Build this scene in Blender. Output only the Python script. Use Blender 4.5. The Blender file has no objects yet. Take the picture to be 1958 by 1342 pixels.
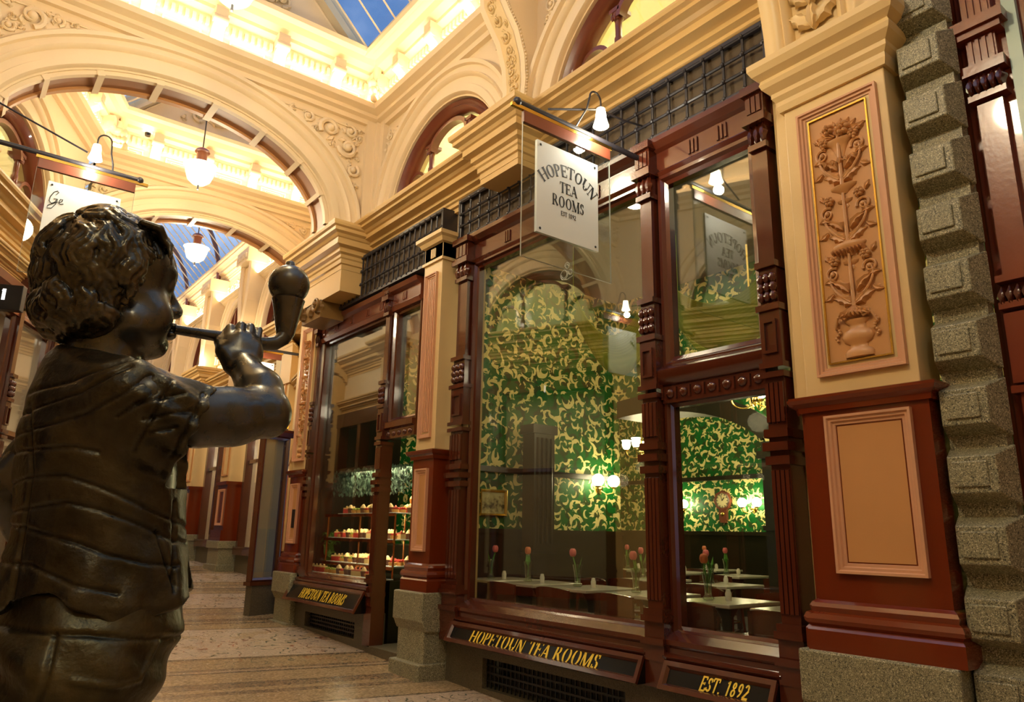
import bpy, math, random
import numpy as np
from math import sin, cos, pi, radians as rad, sqrt, atan2, hypot
from mathutils import Vector, Matrix

SC = bpy.context.scene
COL = SC.collection

# ------------------------------------------------------------------ camera
YAW, PITCH, ROLL, FPX, CAMH = rad(37.9), rad(14.0), rad(1.1), 1400.0, 1.2
_f = Vector((sin(YAW)*cos(PITCH), cos(YAW)*cos(PITCH), sin(PITCH)))
_r = Vector((cos(YAW), -sin(YAW), 0))
_u = _r.cross(_f)
_rr = _r*cos(ROLL) + _u*sin(ROLL)
_uu = _u*cos(ROLL) - _r*sin(ROLL)
cam_data = bpy.data.cameras.new('camera')
cam_data.sensor_width = 36.0
cam_data.lens = 36.0*FPX/1958.0
cam_data.clip_start = 0.05
cam = bpy.data.objects.new('camera', cam_data)
COL.objects.link(cam)
cam.matrix_world = Matrix(((_rr.x, _uu.x, -_f.x, 0), (_rr.y, _uu.y, -_f.y, 0), (_rr.z, _uu.z, -_f.z, CAMH), (0, 0, 0, 1)))
SC.camera = cam

# ------------------------------------------------------------------ colour management
SC.view_settings.view_transform = 'Standard'
SC.view_settings.look = 'None'
SC.view_settings.exposure = 0.6
SC.view_settings.gamma = 1.0
SC.view_settings.use_curve_mapping = False
SC.cycles.max_bounces = 8
SC.cycles.diffuse_bounces = 4
SC.cycles.glossy_bounces = 4
SC.cycles.transmission_bounces = 6
SC.cycles.transparent_max_bounces = 12
SC.cycles.sample_clamp_indirect = 6.0
SC.cycles.caustics_reflective = False
SC.cycles.caustics_refractive = False
SC.cycles.blur_glossy = 0.5

# ------------------------------------------------------------------ world: dusk sky with soft cloud
W = bpy.data.worlds.new('world')
SC.world = W
W.use_nodes = True
_nt = W.node_tree
_nt.nodes.clear()
_o = _nt.nodes.new('ShaderNodeOutputWorld')
_b = _nt.nodes.new('ShaderNodeBackground')
_tc = _nt.nodes.new('ShaderNodeTexCoord')
_n = _nt.nodes.new('ShaderNodeTexNoise')
_n.inputs['Scale'].default_value = 5.0
_n.inputs['Detail'].default_value = 5.0
_cr = _nt.nodes.new('ShaderNodeValToRGB')
_cr.color_ramp.elements[0].position = .38
_cr.color_ramp.elements[0].color = (.085, .17, .36, 1)
_cr.color_ramp.elements[1].position = .68
_cr.color_ramp.elements[1].color = (.48, .58, .78, 1)
_nt.links.new(_tc.outputs['Generated'], _n.inputs['Vector'])
_nt.links.new(_n.outputs['Fac'], _cr.inputs[0])
_nt.links.new(_cr.outputs[0], _b.inputs['Color'])
_b.inputs['Strength'].default_value = 1.0
_nt.links.new(_b.outputs[0], _o.inputs[0])

# ------------------------------------------------------------------ large area lights: the strip lamps hidden on the cornice ledges
WARM = (1.0, .80, .55)
def area(name, loc, direction, sx, sy, power, color=WARM, xaxis=None):
    l = bpy.data.lights.new(name, 'AREA')
    l.shape = 'RECTANGLE'; l.size = sx; l.size_y = sy
    l.energy = power; l.color = color
    o = bpy.data.objects.new(name, l)
    COL.objects.link(o)
    z = -Vector(direction).normalized()
    x = Vector(xaxis or (1, 0, 0)); x = (x - z*x.dot(z)).normalized()
    y = z.cross(x)
    o.matrix_world = Matrix(((x.x, y.x, z.x, loc[0]), (x.y, y.y, z.y, loc[1]), (x.z, y.z, z.z, loc[2]), (0, 0, 0, 1)))
    return o
def point(name, loc, power, color=WARM, radius=.06):
    l = bpy.data.lights.new(name, 'POINT')
    l.energy = power; l.color = color; l.shadow_soft_size = radius
    o = bpy.data.objects.new(name, l); o.location = loc
    COL.objects.link(o)
    return o
STRIP = 5.5      # watts per metre of ledge strip
def strip(a, b, inward, z, wpm=STRIP):
    a, b = Vector((a[0], a[1], z)), Vector((b[0], b[1], z))
    L = (b-a).length
    inw = Vector((inward[0], inward[1], 0)).normalized()
    area('cornice_strip_light', (a+b)/2 + inw*.24, Vector((0, 0, 1))-inw*.55, L, .05, wpm*L, WARM, (b-a))
strip((4, .5), (4, 7.9), (-1, 0), 6.66)
strip((3.8, 8.1), (-.3, 8.1), (0, -1), 6.66)
strip((4.1, 8.8), (4.75, 11.4), (-1, .2), 6.66)
strip((4.7, 11.6), (1.2, 11.6), (0, -1), 6.66)
strip((1.0, 11.3), (-.1, 9.0), (.9, -.4), 6.66)
strip((-.6, 7.8), (-3.6, 1.2), (.9, -.4), 6.66)
strip((-.2, 8.55), (3.9, 8.55), (0, 1), 6.66)
strip((5.6, 14.5), (5.6, 27), (-1, 0), 7.2, 9)
strip((1.0, 27), (1.0, 14.5), (1, 0), 7.2, 9)
# ================================================================== helpers
def fr(o, u, d):
    """a wall frame: (along, out of the wall, up) -> world"""
    o, u, d = Vector(o), Vector(u).normalized(), Vector(d).normalized()
    def T(p): return o + u*p[0] + d*p[1] + Vector((0, 0, p[2]))
    return T
WORLD = lambda p: Vector(p)
WR = fr((4, 0, 0), (0, 1, 0), (-1, 0, 0))                        # right hand facade
LDIR = Vector((.418, .909, 0)).normalized()
WL = fr((-4.174, 0, 0), LDIR, (LDIR.y, -LDIR.x, 0))              # splayed left hand facade

class MB:
    def __init__(s, T=None):
        s.T = T or WORLD; s.v = []; s.f = []
    def add(s, vs, fs, T=None):
        k = len(s.v); T = T or s.T
        s.v += [tuple(T(p)) for p in vs]
        s.f += [tuple(i+k for i in f) for f in fs]
        return s
    def box(s, a0, a1, b0, b1, c0, c1, T=None):
        vs = [(a, b, c) for a in (a0, a1) for b in (b0, b1) for c in (c0, c1)]
        return s.add(vs, [(0, 1, 3, 2), (4, 6, 7, 5), (0, 4, 5, 1), (2, 3, 7, 6), (0, 2, 6, 4), (1, 5, 7, 3)], T)
    def taper(s, a, b, c0, c1, top):
        """box whose top is inset: a,b = (lo,hi), top=(a0,a1,b0,b1)"""
        vs = [(a[0], b[0], c0), (a[1], b[0], c0), (a[1], b[1], c0), (a[0], b[1], c0),
              (top[0], top[2], c1), (top[1], top[2], c1), (top[1], top[3], c1), (top[0], top[3], c1)]
        return s.add(vs, [(3, 2, 1, 0), (4, 5, 6, 7), (0, 1, 5, 4), (1, 2, 6, 5), (2, 3, 7, 6), (3, 0, 4, 7)])
    def extr(s, prof, u0, u1, cap=True, T=None):
        """profile of (d,z) points drawn along u"""
        n = len(prof)
        vs = [(u0, d, z) for d, z in prof] + [(u1, d, z) for d, z in prof]
        fs = [(i, (i+1) % n, n+(i+1) % n, n+i) for i in range(n)]
        if cap: fs += [tuple(range(n))[::-1], tuple(range(n, 2*n))]
        return s.add(vs, fs, T)
    def prism(s, poly, h0, h1, mp=None):
        """polygon (a,b) between heights h0,h1; mp maps (a,b,h) to local"""
        mp = mp or (lambda a, b, h: (a, b, h))
        n = len(poly)
        vs = [mp(a, b, h0) for a, b in poly] + [mp(a, b, h1) for a, b in poly]
        fs = [(i, (i+1) % n, n+(i+1) % n, n+i) for i in range(n)] + [tuple(range(n))[::-1], tuple(range(n, 2*n))]
        return s.add(vs, fs)
    def sweep(s, path, prof, closed=False, mp=None, profclosed=False, cap=False):
        """mitred sweep of profile (in-plane left offset, height) along a plane path"""
        mp = mp or (lambda a, b, h: (a, h, b))
        n, m = len(path), len(prof); vs = []; fs = []
        for i, (x, y) in enumerate(path):
            if closed: p, q = path[i-1], path[(i+1) % n]
            else: p, q = path[max(i-1, 0)], path[min(i+1, n-1)]
            d1 = (x-p[0], y-p[1]); d2 = (q[0]-x, q[1]-y)
            l1, l2 = hypot(*d1), hypot(*d2)
            if l1 < 1e-9: d1, l1 = d2, l2
            if l2 < 1e-9: d2, l2 = d1, l1
            n1 = (-d1[1]/l1, d1[0]/l1); n2 = (-d2[1]/l2, d2[0]/l2)
            bx, by = n1[0]+n2[0], n1[1]+n2[1]
            k = 2/max(bx*bx+by*by, .3)
            for o, h in prof: vs.append(mp(x+bx*k*o, y+by*k*o, h))
        R = n if closed else n-1; Mx = m if profclosed else m-1
        for i in range(R):
            j = (i+1) % n
            for a in range(Mx):
                b = (a+1) % m
                fs.append((i*m+a, i*m+b, j*m+b, j*m+a))
        if cap and not closed:
            fs += [tuple(range(m)), tuple((n-1)*m+k for k in range(m))[::-1]]
        return s.add(vs, fs)
    def lathe(s, prof, seg=20, c=(0, 0, 0), sq=(1, 1), a0=0, a1=2*pi, T=None):
        """profile (r,z) turned about z at c"""
        full = abs(a1-a0-2*pi) < 1e-6; k = seg if full else seg+1
        vs = []; fs = []; m = len(prof)
        for i in range(k):
            a = a0+(a1-a0)*i/seg
            for r, z in prof: vs.append((c[0]+cos(a)*r*sq[0], c[1]+sin(a)*r*sq[1], c[2]+z))
        for i in range(seg):
            j = (i+1) % k
            for b in range(m-1): fs.append((i*m+b, j*m+b, j*m+b+1, i*m+b+1))
        return s.add(vs, fs, T)
    def tube(s, pts, r, seg=8, cap=True, T=None, flat=1.0):
        pts = [Vector(p) for p in pts]; n = len(pts)
        rs = r if isinstance(r, (list, tuple)) else [r]*n
        vs = []; fs = []; up = None
        for i, p in enumerate(pts):
            t = (pts[min(i+1, n-1)]-pts[max(i-1, 0)]).normalized()
            if up is None:
                up = Vector((0, 0, 1)) if abs(t.z) < .9 else Vector((1, 0, 0))
            a = t.cross(up)
            if a.length < 1e-6: a = t.orthogonal()
            a.normalize(); b = a.cross(t).normalized(); up = b
            for k in range(seg):
                g = 2*pi*k/seg
                vs.append(p + a*cos(g)*rs[i] + b*sin(g)*rs[i]*flat)
        for i in range(n-1):
            for k in range(seg):
                l = (k+1) % seg
                fs.append((i*seg+k, i*seg+l, (i+1)*seg+l, (i+1)*seg+k))
        if cap: fs += [tuple(range(seg))[::-1], tuple((n-1)*seg+k for k in range(seg))]
        return s.add(vs, fs, T)
    def ball(s, c, r, seg=12, rings=8, T=None):
        rx, ry, rz = r if isinstance(r, (list, tuple)) else (r, r, r)
        vs = [(c[0], c[1], c[2]-rz)]; fs = []
        for i in range(1, rings):
            a = -pi/2+pi*i/rings
            for k in range(seg):
                g = 2*pi*k/seg
                vs.append((c[0]+rx*cos(a)*cos(g), c[1]+ry*cos(a)*sin(g), c[2]+rz*sin(a)))
        vs.append((c[0], c[1], c[2]+rz)); L = len(vs)-1
        for k in range(seg):
            l = (k+1) % seg
            fs.append((0, 1+l, 1+k)); fs.append((L, L-seg+k, L-seg+l))
            for i in range(rings-2):
                fs.append((1+i*seg+k, 1+i*seg+l, 1+(i+1)*seg+l, 1+(i+1)*seg+k))
        return s.add(vs, fs, T)
    def build(s, name, m, parent=None, smooth=30, bevel=0, kind=None, recalc=True):
        off = Vector((0, 0, 0))
        if parent is not None:
            q = parent
            while q: off += q.location; q = q.parent
        me = bpy.data.meshes.new(name)
        me.from_pydata([tuple(Vector(v)-off) for v in s.v], [], s.f)
        me.validate()
        if recalc:
            import bmesh
            bm = bmesh.new(); bm.from_mesh(me)
            bmesh.ops.recalc_face_normals(bm, faces=bm.faces); bm.to_mesh(me); bm.free()
        if smooth:
            me.shade_smooth(); me.set_sharp_from_angle(angle=rad(smooth))
        o = bpy.data.objects.new(name, me); COL.objects.link(o)
        if m: me.materials.append(m)
        if parent is not None: o.parent = parent
        if bevel:
            b = o.modifiers.new('edge', 'BEVEL'); b.width = bevel; b.segments = 2; b.limit_method = 'ANGLE'; b.angle_limit = rad(40)
            b.harden_normals = False
        if kind: o['kind'] = kind
        return o

def tag(o, label, cat, group=None, kind=None):
    o['label'] = label; o['category'] = cat
    if group: o['group'] = group
    if kind: o['kind'] = kind
    return o
def thing(name, loc, label, cat, group=None, kind=None):
    o = bpy.data.objects.new(name, None); COL.objects.link(o)
    o.location = loc; o.empty_display_size = .1
    return tag(o, label, cat, group, kind)
def struct(name, loc=(0, 0, 0)):
    o = bpy.data.objects.new(name, None); COL.objects.link(o); o.location = loc
    o['kind'] = 'structure'
    return o
def dup(root, loc, rz=0, label=None, scale=None):
    r = root.copy(); COL.objects.link(r); r.location = loc; r.rotation_euler = (0, 0, rz)
    if label: r['label'] = label
    if scale: r.scale = scale
    for ch in list(root.children):
        c = ch.copy(); COL.objects.link(c); c.parent = r
        for g in list(ch.children):
            e = g.copy(); COL.objects.link(e); e.parent = c
    return r

# ------------------------------------------------------------------ materials
class NT:
    def __init__(s, name):
        s.m = bpy.data.materials.new(name); s.m.use_nodes = True
        s.t = s.m.node_tree; s.t.nodes.clear()
        s.out = s.t.nodes.new('ShaderNodeOutputMaterial')
    def n(s, typ, ins=None, **props):
        x = s.t.nodes.new('ShaderNode'+typ)
        for k, v in props.items(): setattr(x, k, v)
        for k, v in (ins or {}).items():
            sock = x.inputs[k]
            if isinstance(v, bpy.types.NodeSocket): s.t.links.new(v, sock)
            elif isinstance(v, bpy.types.Node): s.t.links.new(v.outputs[0], sock)
            else:
                if isinstance(v, (tuple, list)) and len(v) == 3 and sock.type == 'RGBA': v = (*v, 1)
                sock.default_value = v
        return x
    def math(s, op, a, b=0.0, c=None):
        d = {0: a, 1: b}
        if c is not None: d[2] = c
        return s.n('Math', d, operation=op).outputs[0]
    def mix(s, fac, a, b):
        x = s.n('Mix', None, data_type='RGBA')
        for i, v in ((0, fac), (6, a), (7, b)):
            sock = x.inputs[i]
            if isinstance(v, bpy.types.NodeSocket): s.t.links.new(v, sock)
            elif isinstance(v, (tuple, list)): sock.default_value = (*v[:3], 1)
            else: sock.default_value = v
        return x.outputs[2]
    def ramp(s, fac, stops, const=False):
        x = s.n('ValToRGB', {0: fac})
        r = x.color_ramp
        if const: r.interpolation = 'CONSTANT'
        while len(r.elements) < len(stops): r.elements.new(.5)
        for e, (p, c) in zip(r.elements, stops):
            e.position = p; e.color = (*c, 1) if len(c) == 3 else c
        return x.outputs[0]
    def coord(s, which='Object'): return s.n('TexCoord').outputs[which]
    def pos(s): return s.n('NewGeometry').outputs['Position']
    def noise(s, scale, detail=3, vec=None, rough=.5, out='Fac'):
        i = {'Scale': scale, 'Detail': detail, 'Roughness': rough}
        i['Vector'] = vec or s.pos()
        return s.n('TexNoise', i).outputs[out]
    def bsdf(s, color, rough=.5, metal=0, bump=None, bstr=.2, bdist=.01, coat=0, spec=.5, emis=None, estr=0, croughness=.05):
        b = s.n('BsdfPrincipled', {'Base Color': color, 'Roughness': rough, 'Metallic': metal, 'Coat Weight': coat, 'Coat Roughness': croughness, 'Specular IOR Level': spec})
        if emis: 
            b.inputs['Emission Color'].default_value = (*emis, 1); b.inputs['Emission Strength'].default_value = estr
        if bump is not None:
            bp = s.n('Bump', {'Height': bump, 'Strength': bstr, 'Distance': bdist})
            s.t.links.new(bp.outputs[0], b.inputs['Normal'])
        s.t.links.new(b.outputs[0], s.out.inputs[0])
        return s.m

def paint(name, c, rough=.45, var=.12, coat=0, scale=3.0, bump=.05, bscale=40):
    t = NT(name)
    n = t.noise(scale, 4)
    col = t.mix(n, tuple(x*(1-var) for x in c), tuple(min(x*(1+var), 1) for x in c))
    return t.bsdf(col, rough, bump=t.noise(bscale, 2), bstr=bump, coat=coat)
def emit(name, c, s):
    t = NT(name); e = t.n('Emission', {'Color': c, 'Strength': s})
    t.t.links.new(e.outputs[0], t.out.inputs[0]); return t.m
def glassmat(name, tint=(1, 1, 1), refl=1.0, base=.04):
    t = NT(name)
    tr = t.n('BsdfTransparent', {'Color': tint})
    g = t.n('BsdfGlossy', {'Color': (1, 1, 1), 'Roughness': .0})
    lw = t.n('LayerWeight', {'Blend': .5})
    fac = t.math('MULTIPLY', t.math('POWER', lw.outputs['Facing'], 3.8), refl*.95)
    fac = t.math('MINIMUM', t.math('ADD', fac, base), 1.0)
    mx = t.n('MixShader', {0: fac, 1: tr.outputs[0], 2: g.outputs[0]})
    t.t.links.new(mx.outputs[0], t.out.inputs[0])
    return t.m

CREAM = paint('cream_plaster', (.82, .66, .42), .5, .05)
CREAM_DIM = paint('cream_plaster_dim', (.66, .44, .17), .45, .08)  # the cream paint again, with dimmer golden light put into its colour
BUFF = paint('buff_paint', (.74, .54, .25), .4, .06)
TERRA = paint('terracotta_paint', (.56, .28, .10), .4, .08)
SALMON = paint('salmon_moulding', (.62, .33, .18), .4, .08)
REDP = paint('oxblood_paint', (.155, .022, .004), .22, .1, coat=.5)
MAHOG = paint('mahogany_gloss', (.080, .016, .006), .2, .2, coat=.6)
WOODR = paint('red_wood', (.17, .045, .022), .3, .25, coat=.3)
IRON = paint('wrought_iron', (.030, .027, .032), .4, .3)
MESHBACK = paint('frieze_backing', (.085, .058, .030), .8, .3, bscale=120)
DARKW = paint('dark_wainscot', (.010, .007, .003), .3, .3)
BLACKG = NT('black_glass').bsdf((.004, .004, .004), .22, spec=.25)
BLACK = paint('black_paint', (.01, .01, .01), .4, .2)
BRASS = NT('brass').bsdf((.75, .50, .12), .22, 1.0)
GOLDL = NT('gold_leaf').bsdf((.95, .66, .05), .35, .0, emis=(.9, .55, .05), estr=0)
WHITEP = NT('white_plate').bsdf((.74, .79, .77), .3)
CHINA = NT('white_china').bsdf((.72, .68, .58), .2)
INK = NT('sign_ink').bsdf((.015, .02, .022), .5)
MARBLE = paint('marble_top', (.62, .58, .46), .15, .15, scale=8)
PALEW = paint('pale_room_paint', (.70, .68, .48), .6, .05)
PALEG = paint('pale_green_paint', (.42, .58, .48), .35, .1)
CLEAR = glassmat('clear_glass', (.97, .98, .97), 1.0, .03)
SHOPG = glassmat('shop_window_glass', (.93, .95, .92), 1.0, .10)
ACRYL = glassmat('acrylic_sheet', (.93, .96, .95), 1.0, .02)
SKYG = glassmat('skylight_glass', (.90, .95, 1.0), .4, .0)
LAMPW = emit('lamp_glow', (1, .86, .58), 14)
LAMPB = emit('bulb_glow', (1, .82, .5), 22)

def granite_mat(name, c0, c1, c2):
    t = NT(name)
    v = t.n('TexVoronoi', {'Scale': 230.0, 'Vector': t.pos()})
    s1 = t.n('SeparateColor', {0: v.outputs['Color']}).outputs[0]
    n = t.noise(90, 3)
    f = t.math('ADD', t.math('MULTIPLY', s1, .7), t.math('MULTIPLY', n, .4))
    col = t.ramp(f, [(.18, c0), (.45, c1), (.72, c1), (.9, c2)])
    return t.bsdf(col, .45, bump=f, bstr=.15, bdist=.003)
GRANITE = granite_mat('granite', (.025, .025, .018), (.24, .225, .13), (.58, .54, .36))
DGRAN = granite_mat('dark_granite', (.03, .025, .012), (.10, .085, .05), (.16, .135, .08))

def wallpaper():
    t = NT('damask_wallpaper')
    q = t.n('SeparateXYZ', {0: t.pos()})
    p = t.n('CombineXYZ', {0: t.math('ADD', q.outputs[0], q.outputs[1]), 1: q.outputs[2]}).outputs[0]
    def crescents(scale, size, shift, seed, ecc=.55):
        mp = t.n('Mapping', {'Vector': p, 'Location': (seed, seed*1.7, 0)})
        wob = t.noise(scale*.9, 2, mp.outputs[0], out='Color')
        wv = t.n('VectorMath', {0: wob, 1: (.5, .5, .5)}, operation='SUBTRACT')
        wv2 = t.n('VectorMath', {0: wv.outputs[0], 'Scale': .55/scale}, operation='SCALE')
        pv = t.n('VectorMath', {0: mp.outputs[0], 1: wv2.outputs[0]}, operation='ADD')
        vo = t.n('TexVoronoi', {'Scale': scale, 'Vector': pv.outputs[0], 'Randomness': .7}, voronoi_dimensions='2D')
        loc = t.n('VectorMath', {0: pv.outputs[0], 1: vo.outputs['Position']}, operation='SUBTRACT')
        a = t.math('MULTIPLY', t.n('SeparateColor', {0: vo.outputs['Color']}).outputs[0], 6.283)
        ro = t.n('VectorRotate', {'Vector': loc.outputs[0], 'Angle': a}, rotation_type='Z_AXIS')
        A = t.n('VectorMath', {0: ro.outputs[0]}, operation='LENGTH').outputs['Value']
        sh = t.n('VectorMath', {0: ro.outputs[0], 1: (shift/scale, shift*.35/scale, 0)}, operation='SUBTRACT')
        B = t.n('VectorMath', {0: sh.outputs[0]}, operation='LENGTH').outputs['Value']
        inA = t.math('LESS_THAN', A, size/scale)
        outB = t.math('GREATER_THAN', B, size*.86/scale)
        return t.math('MULTIPLY', inA, outB), vo
    c1, vo = crescents(4.6, .42, .17, 3.1)
    c2, _ = crescents(7.6, .38, .18, 7.7)
    c3, _ = crescents(5.6, .46, .26, 12.3)
    n = t.noise(11, 3, p)
    leaf = t.math('MAXIMUM', t.math('MAXIMUM', c1, c2), 0)
    cut = t.math('GREATER_THAN', n, .43)
    leaf = t.math('MULTIPLY', leaf, cut)
    sh = t.math('MULTIPLY', c3, .8)
    bg = t.mix(t.noise(2.5, 2, p), (.002, .065, .010), (.006, .17, .024))
    bg = t.mix(sh, bg, (.030, .040, .007))
    col = t.mix(leaf, bg, (.78, .66, .27))
    return t.bsdf(col, .45, spec=.3)
PAPER = wallpaper()

def floor_mat():
    t = NT('mosaic_floor')
    P = t.pos(); sp = t.n('SeparateXYZ', {0: P})
    y = t.math('ADD', sp.outputs[1], t.math('MULTIPLY', sp.outputs[0], .2))
    v = t.n('TexVoronoi', {'Scale': 62.0, 'Vector': P})
    rnd = t.n('SeparateColor', {0: v.outputs['Color']}).outputs[0]
    yy = t.math('ADD', y, t.math('MULTIPLY', t.math('SUBTRACT', t.noise(7, 3), .5), .03))
    k = t.math('FRACT', t.math('MULTIPLY', t.math('SUBTRACT', yy, 8.2), 1/3.7))
    sand, brown, dark, pale = (.38, .265, .13), (.14, .085, .04), (.05, .033, .017), (.62, .50, .39)
    base = t.ramp(k, [(0, dark), (.012, pale), (.485, dark), (.497, sand), (.60, brown), (.63, sand), (.66, brown), (.70, dark), (.715, sand), (.82, dark), (.835, (.42, .30, .19)), (.85, brown), (.875, sand), (.985, brown)], True)
    # curling dark and red tesserae inside the pale band, greenish swirls in the narrow one
    nz = t.noise(2.6, 3, out='Color')
    wv = t.n('VectorMath', {0: nz, 'Scale': 1.2}, operation='SCALE')
    pv = t.n('VectorMath', {0: P, 1: wv.outputs[0]}, operation='ADD')
    rings = t.n('TexWave', {'Scale': .75, 'Distortion': 9.0, 'Detail': 2.0, 'Vector': pv.outputs[0]}).outputs['Fac']
    vein = t.math('LESS_THAN', t.math('ABSOLUTE', t.math('SUBTRACT', rings, .5)), .085)
    inb = t.math('MULTIPLY', t.math('GREATER_THAN', k, .03), t.math('LESS_THAN', k, .465))
    in2 = t.math('GREATER_THAN', k, .885)
    inb = t.math('MAXIMUM', inb, t.math('MULTIPLY', in2, .55))
    fv = t.math('MULTIPLY', t.math('MULTIPLY', vein, inb), .95)
    vc = t.mix(t.math('GREATER_THAN', t.noise(2.2, 1), .52), (.05, .09, .06), (.30, .08, .035))
    blot = t.math('MULTIPLY', t.math('GREATER_THAN', t.noise(2.4, 2), .60), t.math('MULTIPLY', inb, .5))
    base = t.mix(blot, base, (.42, .27, .10))
    col = base
    # streaks of the individual courses
    st = t.n('CombineXYZ', {0: t.math('MULTIPLY', sp.outputs[0], 3.0), 1: t.math('MULTIPLY', y, 26.0), 2: 0.0}).outputs[0]
    stn = t.noise(1.0, 3, st)
    narrow = t.math('GREATER_THAN', k, .5)
    col = t.mix(t.math('MULTIPLY', t.math('MULTIPLY', t.math('GREATER_THAN', stn, .60), narrow), .45), col, (.10, .065, .04))
    col = t.mix(.34, col, t.mix(rnd, (.03, .02, .01), (.78, .58, .36)))
    col = t.mix(fv, col, vc)
    big = t.noise(.9, 3)
    col = t.mix(t.math('MULTIPLY', big, .25), col, (.26, .18, .10))
    ro = t.math('ADD', .16, t.math('MULTIPLY', t.noise(20, 3), .16))
    return t.bsdf(col, ro, bump=t.noise(6, 2), bstr=.12, bdist=.02, spec=.6)
FLOORM = floor_mat()

def bronze(name, c0, c1, rough, bscale=60, bstr=.25, k=.5):
    t = NT(name)
    P = t.coord('Object')
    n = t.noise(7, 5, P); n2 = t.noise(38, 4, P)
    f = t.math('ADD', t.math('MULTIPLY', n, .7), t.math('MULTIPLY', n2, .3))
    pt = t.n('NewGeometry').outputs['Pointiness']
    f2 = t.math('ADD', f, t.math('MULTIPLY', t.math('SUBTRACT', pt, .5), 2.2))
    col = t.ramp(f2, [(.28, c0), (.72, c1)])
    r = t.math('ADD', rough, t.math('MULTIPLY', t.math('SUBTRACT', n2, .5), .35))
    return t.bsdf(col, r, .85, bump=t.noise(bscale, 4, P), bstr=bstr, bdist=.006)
BR_SKIN = bronze('bronze_skin', (.038, .037, .029), (.150, .142, .115), .29, 45, .08)
BR_HAIR = bronze('bronze_hair', (.014, .0125, .008), (.19, .165, .105), .26, 70, .12)
BR_CLOTH = bronze('bronze_shirt', (.017, .015, .009), (.115, .102, .062), .36, 110, .25)
BR_PANTS = bronze('bronze_trousers', (.020, .018, .010), (.14, .125, .065), .40, 90, .25)

# ------------------------------------------------------------------ ornament pieces (drawn in a wall frame: a along, b up, h out)
def leaf(mb, a, b, ang, L, Wd, h, base=.0, lob=3, curl=0.0):
    n = 9; vs = []; fs = []
    for i in range(n+1):
        t = i/n
        w = Wd*(sin(pi*min(t**.75, 1))**.8)*(1+.28*cos(2*pi*lob*t)) + .02*Wd
        g = ang+curl*t
        cx = a+cos(ang+curl*t*.5)*L*t; cy = b+sin(ang+curl*t*.5)*L*t
        nx, ny = -sin(g), cos(g)
        hh = h*(.35+.65*sin(pi*min(1, .15+t*.9)))
        for q, e in ((-1, .0), (-.5, .75), (0, .55), (.5, .75), (1, .0)):
            vs.append((cx+nx*w*q, base+hh*e, cy+ny*w*q))
    for i in range(n):
        for j in range(4):
            fs.append((i*5+j, i*5+j+1, i*5+5+j+1, i*5+5+j))
    mb.add(vs, fs)
def scroll(mb, a, b, r, ang, turn=1, th=.016, turns=1.4, base=0.0, n=22, h=1.0):
    pts = []; rs = []
    for i in range(n+1):
        t = i/n; g = ang+turn*2*pi*turns*t; rr = r*(1-t)**.8+r*.06
        pts.append((a+cos(g)*rr, base+th*h*(.6+.5*t), b+sin(g)*rr)); rs.append(th*(1-.55*t))
    mb.tube(pts, rs, 6)
    mb.ball((a, base+th*1.1*h, b), th*1.5, 8, 6)
def rosette(mb, a, b, r, h, n=6, base=0.0, rot=0):
    for k in range(n):
        g = rot+2*pi*k/n
        mb.ball((a+cos(g)*r*.58, base+h*.5, b+sin(g)*r*.58), (r*.40, h*.6, r*.40), 8, 6)
    mb.ball((a, base+h*.8, b), (r*.28, h*.5, r*.28), 8, 6)
def vine(mb, inside, bbox, seed, n, rmin, rmax, th, base=0.0):
    """curling foliage that fills a field without crossing its border"""
    R = random.Random(seed); put = []; tries = 0
    r = rmax
    while len(put) < n and tries < 3000:
        tries += 1
        r = rmax-(rmax-rmin)*max(len(put)/n, tries/3000)
        a, b = R.uniform(bbox[0], bbox[1]), R.uniform(bbox[2], bbox[3])
        if not all(inside(a+cos(g)*r, b+sin(g)*r) for g in (0, .8, 1.6, 2.4, 3.1, 3.9, 4.7, 5.5)): continue
        if any(hypot(a-p, b-q) < (r+s)*.86 for p, q, s in put): continue
        put.append((a, b, r))
        g = R.uniform(0, 6.28); tn = R.choice((-1, 1))
        scroll(mb, a, b, r*.8, g, tn, th*r/rmax+.004, 1.3, base, 18)
        for k in range(3):
            g2 = g+tn*(k*2.1+.5)
            leaf(mb, a+cos(g2)*r*.62, b+sin(g2)*r*.62, g2+tn*1.1, r*.75, r*.24, th*1.3, base, 2, tn*.8)
        if R.random() < .4: rosette(mb, a, b, r*.34, th*1.6, 5, base)

def rect_path(a0, a1, b0, b1): return [(a0, b0), (a1, b0), (a1, b1), (a0, b1)]     # left normal points inwards
def arch_pts(c, a, s, r, n=40, g0=0, g1=pi):
    return [(c+cos(g0+(g1-g0)*i/n)*a, s+sin(g0+(g1-g0)*i/n)*r) for i in range(n+1)]

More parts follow.
